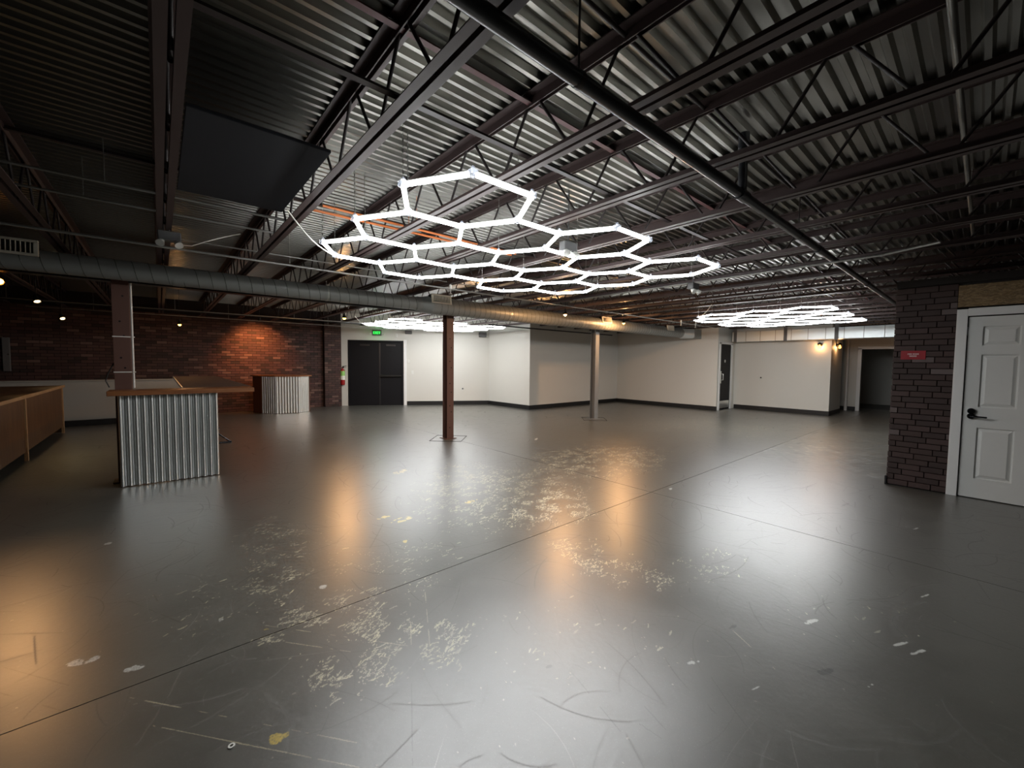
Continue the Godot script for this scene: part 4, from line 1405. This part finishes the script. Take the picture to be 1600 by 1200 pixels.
	l1.lathe([Vector2(0.07, 0.17), Vector2(0.0705, 0.17), Vector2(0.0705, 0.30)], Vector3.ZERO, Vector3.UP, 18)
	part("white_label", l1, M.ext_label, fe)
	var l2 := MB.new()
	l2.lathe([Vector2(0.0705, 0.30), Vector2(0.0705, 0.46), Vector2(0.07, 0.46)], Vector3.ZERO, Vector3.UP, 18)
	part("green_label", l2, M.ext_green, fe)
	var hn := MB.new()
	hn.cbox(Vector3(0.02, 0.58, 0), Vector3(0.05, 0.05, 0.04), 0.005)
	hn.cbox(Vector3(0.06, 0.62, 0), Vector3(0.13, 0.014, 0.02), 0.003, Basis(Vector3.BACK, 0.2))
	hn.cbox(Vector3(0.06, 0.585, 0), Vector3(0.12, 0.012, 0.02), 0.003, Basis(Vector3.BACK, -0.15))
	part("handle", hn, M.fixture_black, fe)
	var hs := MB.new()
	hs.tube([Vector3(-0.005, 0.58, 0), Vector3(-0.07, 0.56, 0.01), Vector3(-0.09, 0.45, 0.02), Vector3(-0.085, 0.2, 0.02)], 0.011, 8)
	part("hose", hs, M.fixture_black, fe)
	# red sign on the brick wall end
	var rs := thing("red_sign", "red fire riser sign with white lettering on the brick wall end", "sign", Vector3(6.856, 1.61, -0.575))
	rs.transform.basis = Basis(Vector3(0, 0, 1), Vector3.UP, Vector3(-1, 0, 0))
	var rb := MB.new()
	rb.cbox(Vector3.ZERO, Vector3(0.215, 0.105, 0.004), 0.001)
	part("plate", rb, M.red_sign, rs)
	lettering("FIRE RISER", 0.019, M.sign_white, rs, Transform3D(Basis(), Vector3(0.0, 0.012, 0.003)))
	lettering("INSIDE", 0.019, M.sign_white, rs, Transform3D(Basis(), Vector3(0.0, -0.012, 0.003)))
	# emergency light units hung from joists
	emergency(Vector3(0.10, 2.60, -4.95), "emergency light box with a trailing white cable under a dark joist", true)
	emergency(Vector3(2.90, 2.55, -2.58), "twin-head emergency light above the large honeycomb light", false)
	emergency(Vector3(5.20, 2.47, -2.49), "white emergency light unit at the far tip of the large honeycomb light", false)
	# bits on the floor
	var ws := MB.new()
	ws.lathe([Vector2(0.006, 0.0), Vector2(0.012, 0.0), Vector2(0.012, 0.003), Vector2(0.006, 0.003), Vector2(0.006, 0.0)], Vector3(0.17, 0.0005, -1.815), Vector3.UP, 14)
	var wo := mi(numbered("washer"), ws.mesh(), M.plastic_white, self)
	tag(wo, "small steel washer lying on the concrete floor", "washer")

func emergency(at: Vector3, label: String, cable: bool) -> void:
	var t := thing("emergency_light", label, "emergency light", at)
	var b := MB.new()
	b.cbox(Vector3(0, 0, 0), Vector3(0.17, 0.085, 0.08), 0.008)
	part("box", b, M.plastic_grey, t)
	for x in [-0.06, 0.06]:
		var h := MB.new()
		var ax := Vector3(x * 4, -0.6, 0.6).normalized()
		h.lathe([Vector2(0.0, -0.03), Vector2(0.018, -0.03), Vector2(0.034, 0.03), Vector2(0.0, 0.03)], Vector3(x, -0.06, 0.03), ax, 14)
		part("lamp_head", h, M.plastic_white, t)
	var s := MB.new()
	s.cone(Vector3(0, 0.03, 0), Vector3(0, DECK - at.y + 0.002, 0), 0.007, 0.007, 8)
	part("bracket", s, M.plastic_grey, t)
	if cable:
		var c := MB.new()
		c.tube([Vector3(0.07, -0.07, 0.03), Vector3(0.16, -0.06, 0.03), Vector3(0.26, 0.0, 0.02), Vector3(0.42, 0.08, 0.02), Vector3(0.55, 0.14, 0.0)], 0.006, 6)
		part("cable", c, M.cable_white, t)
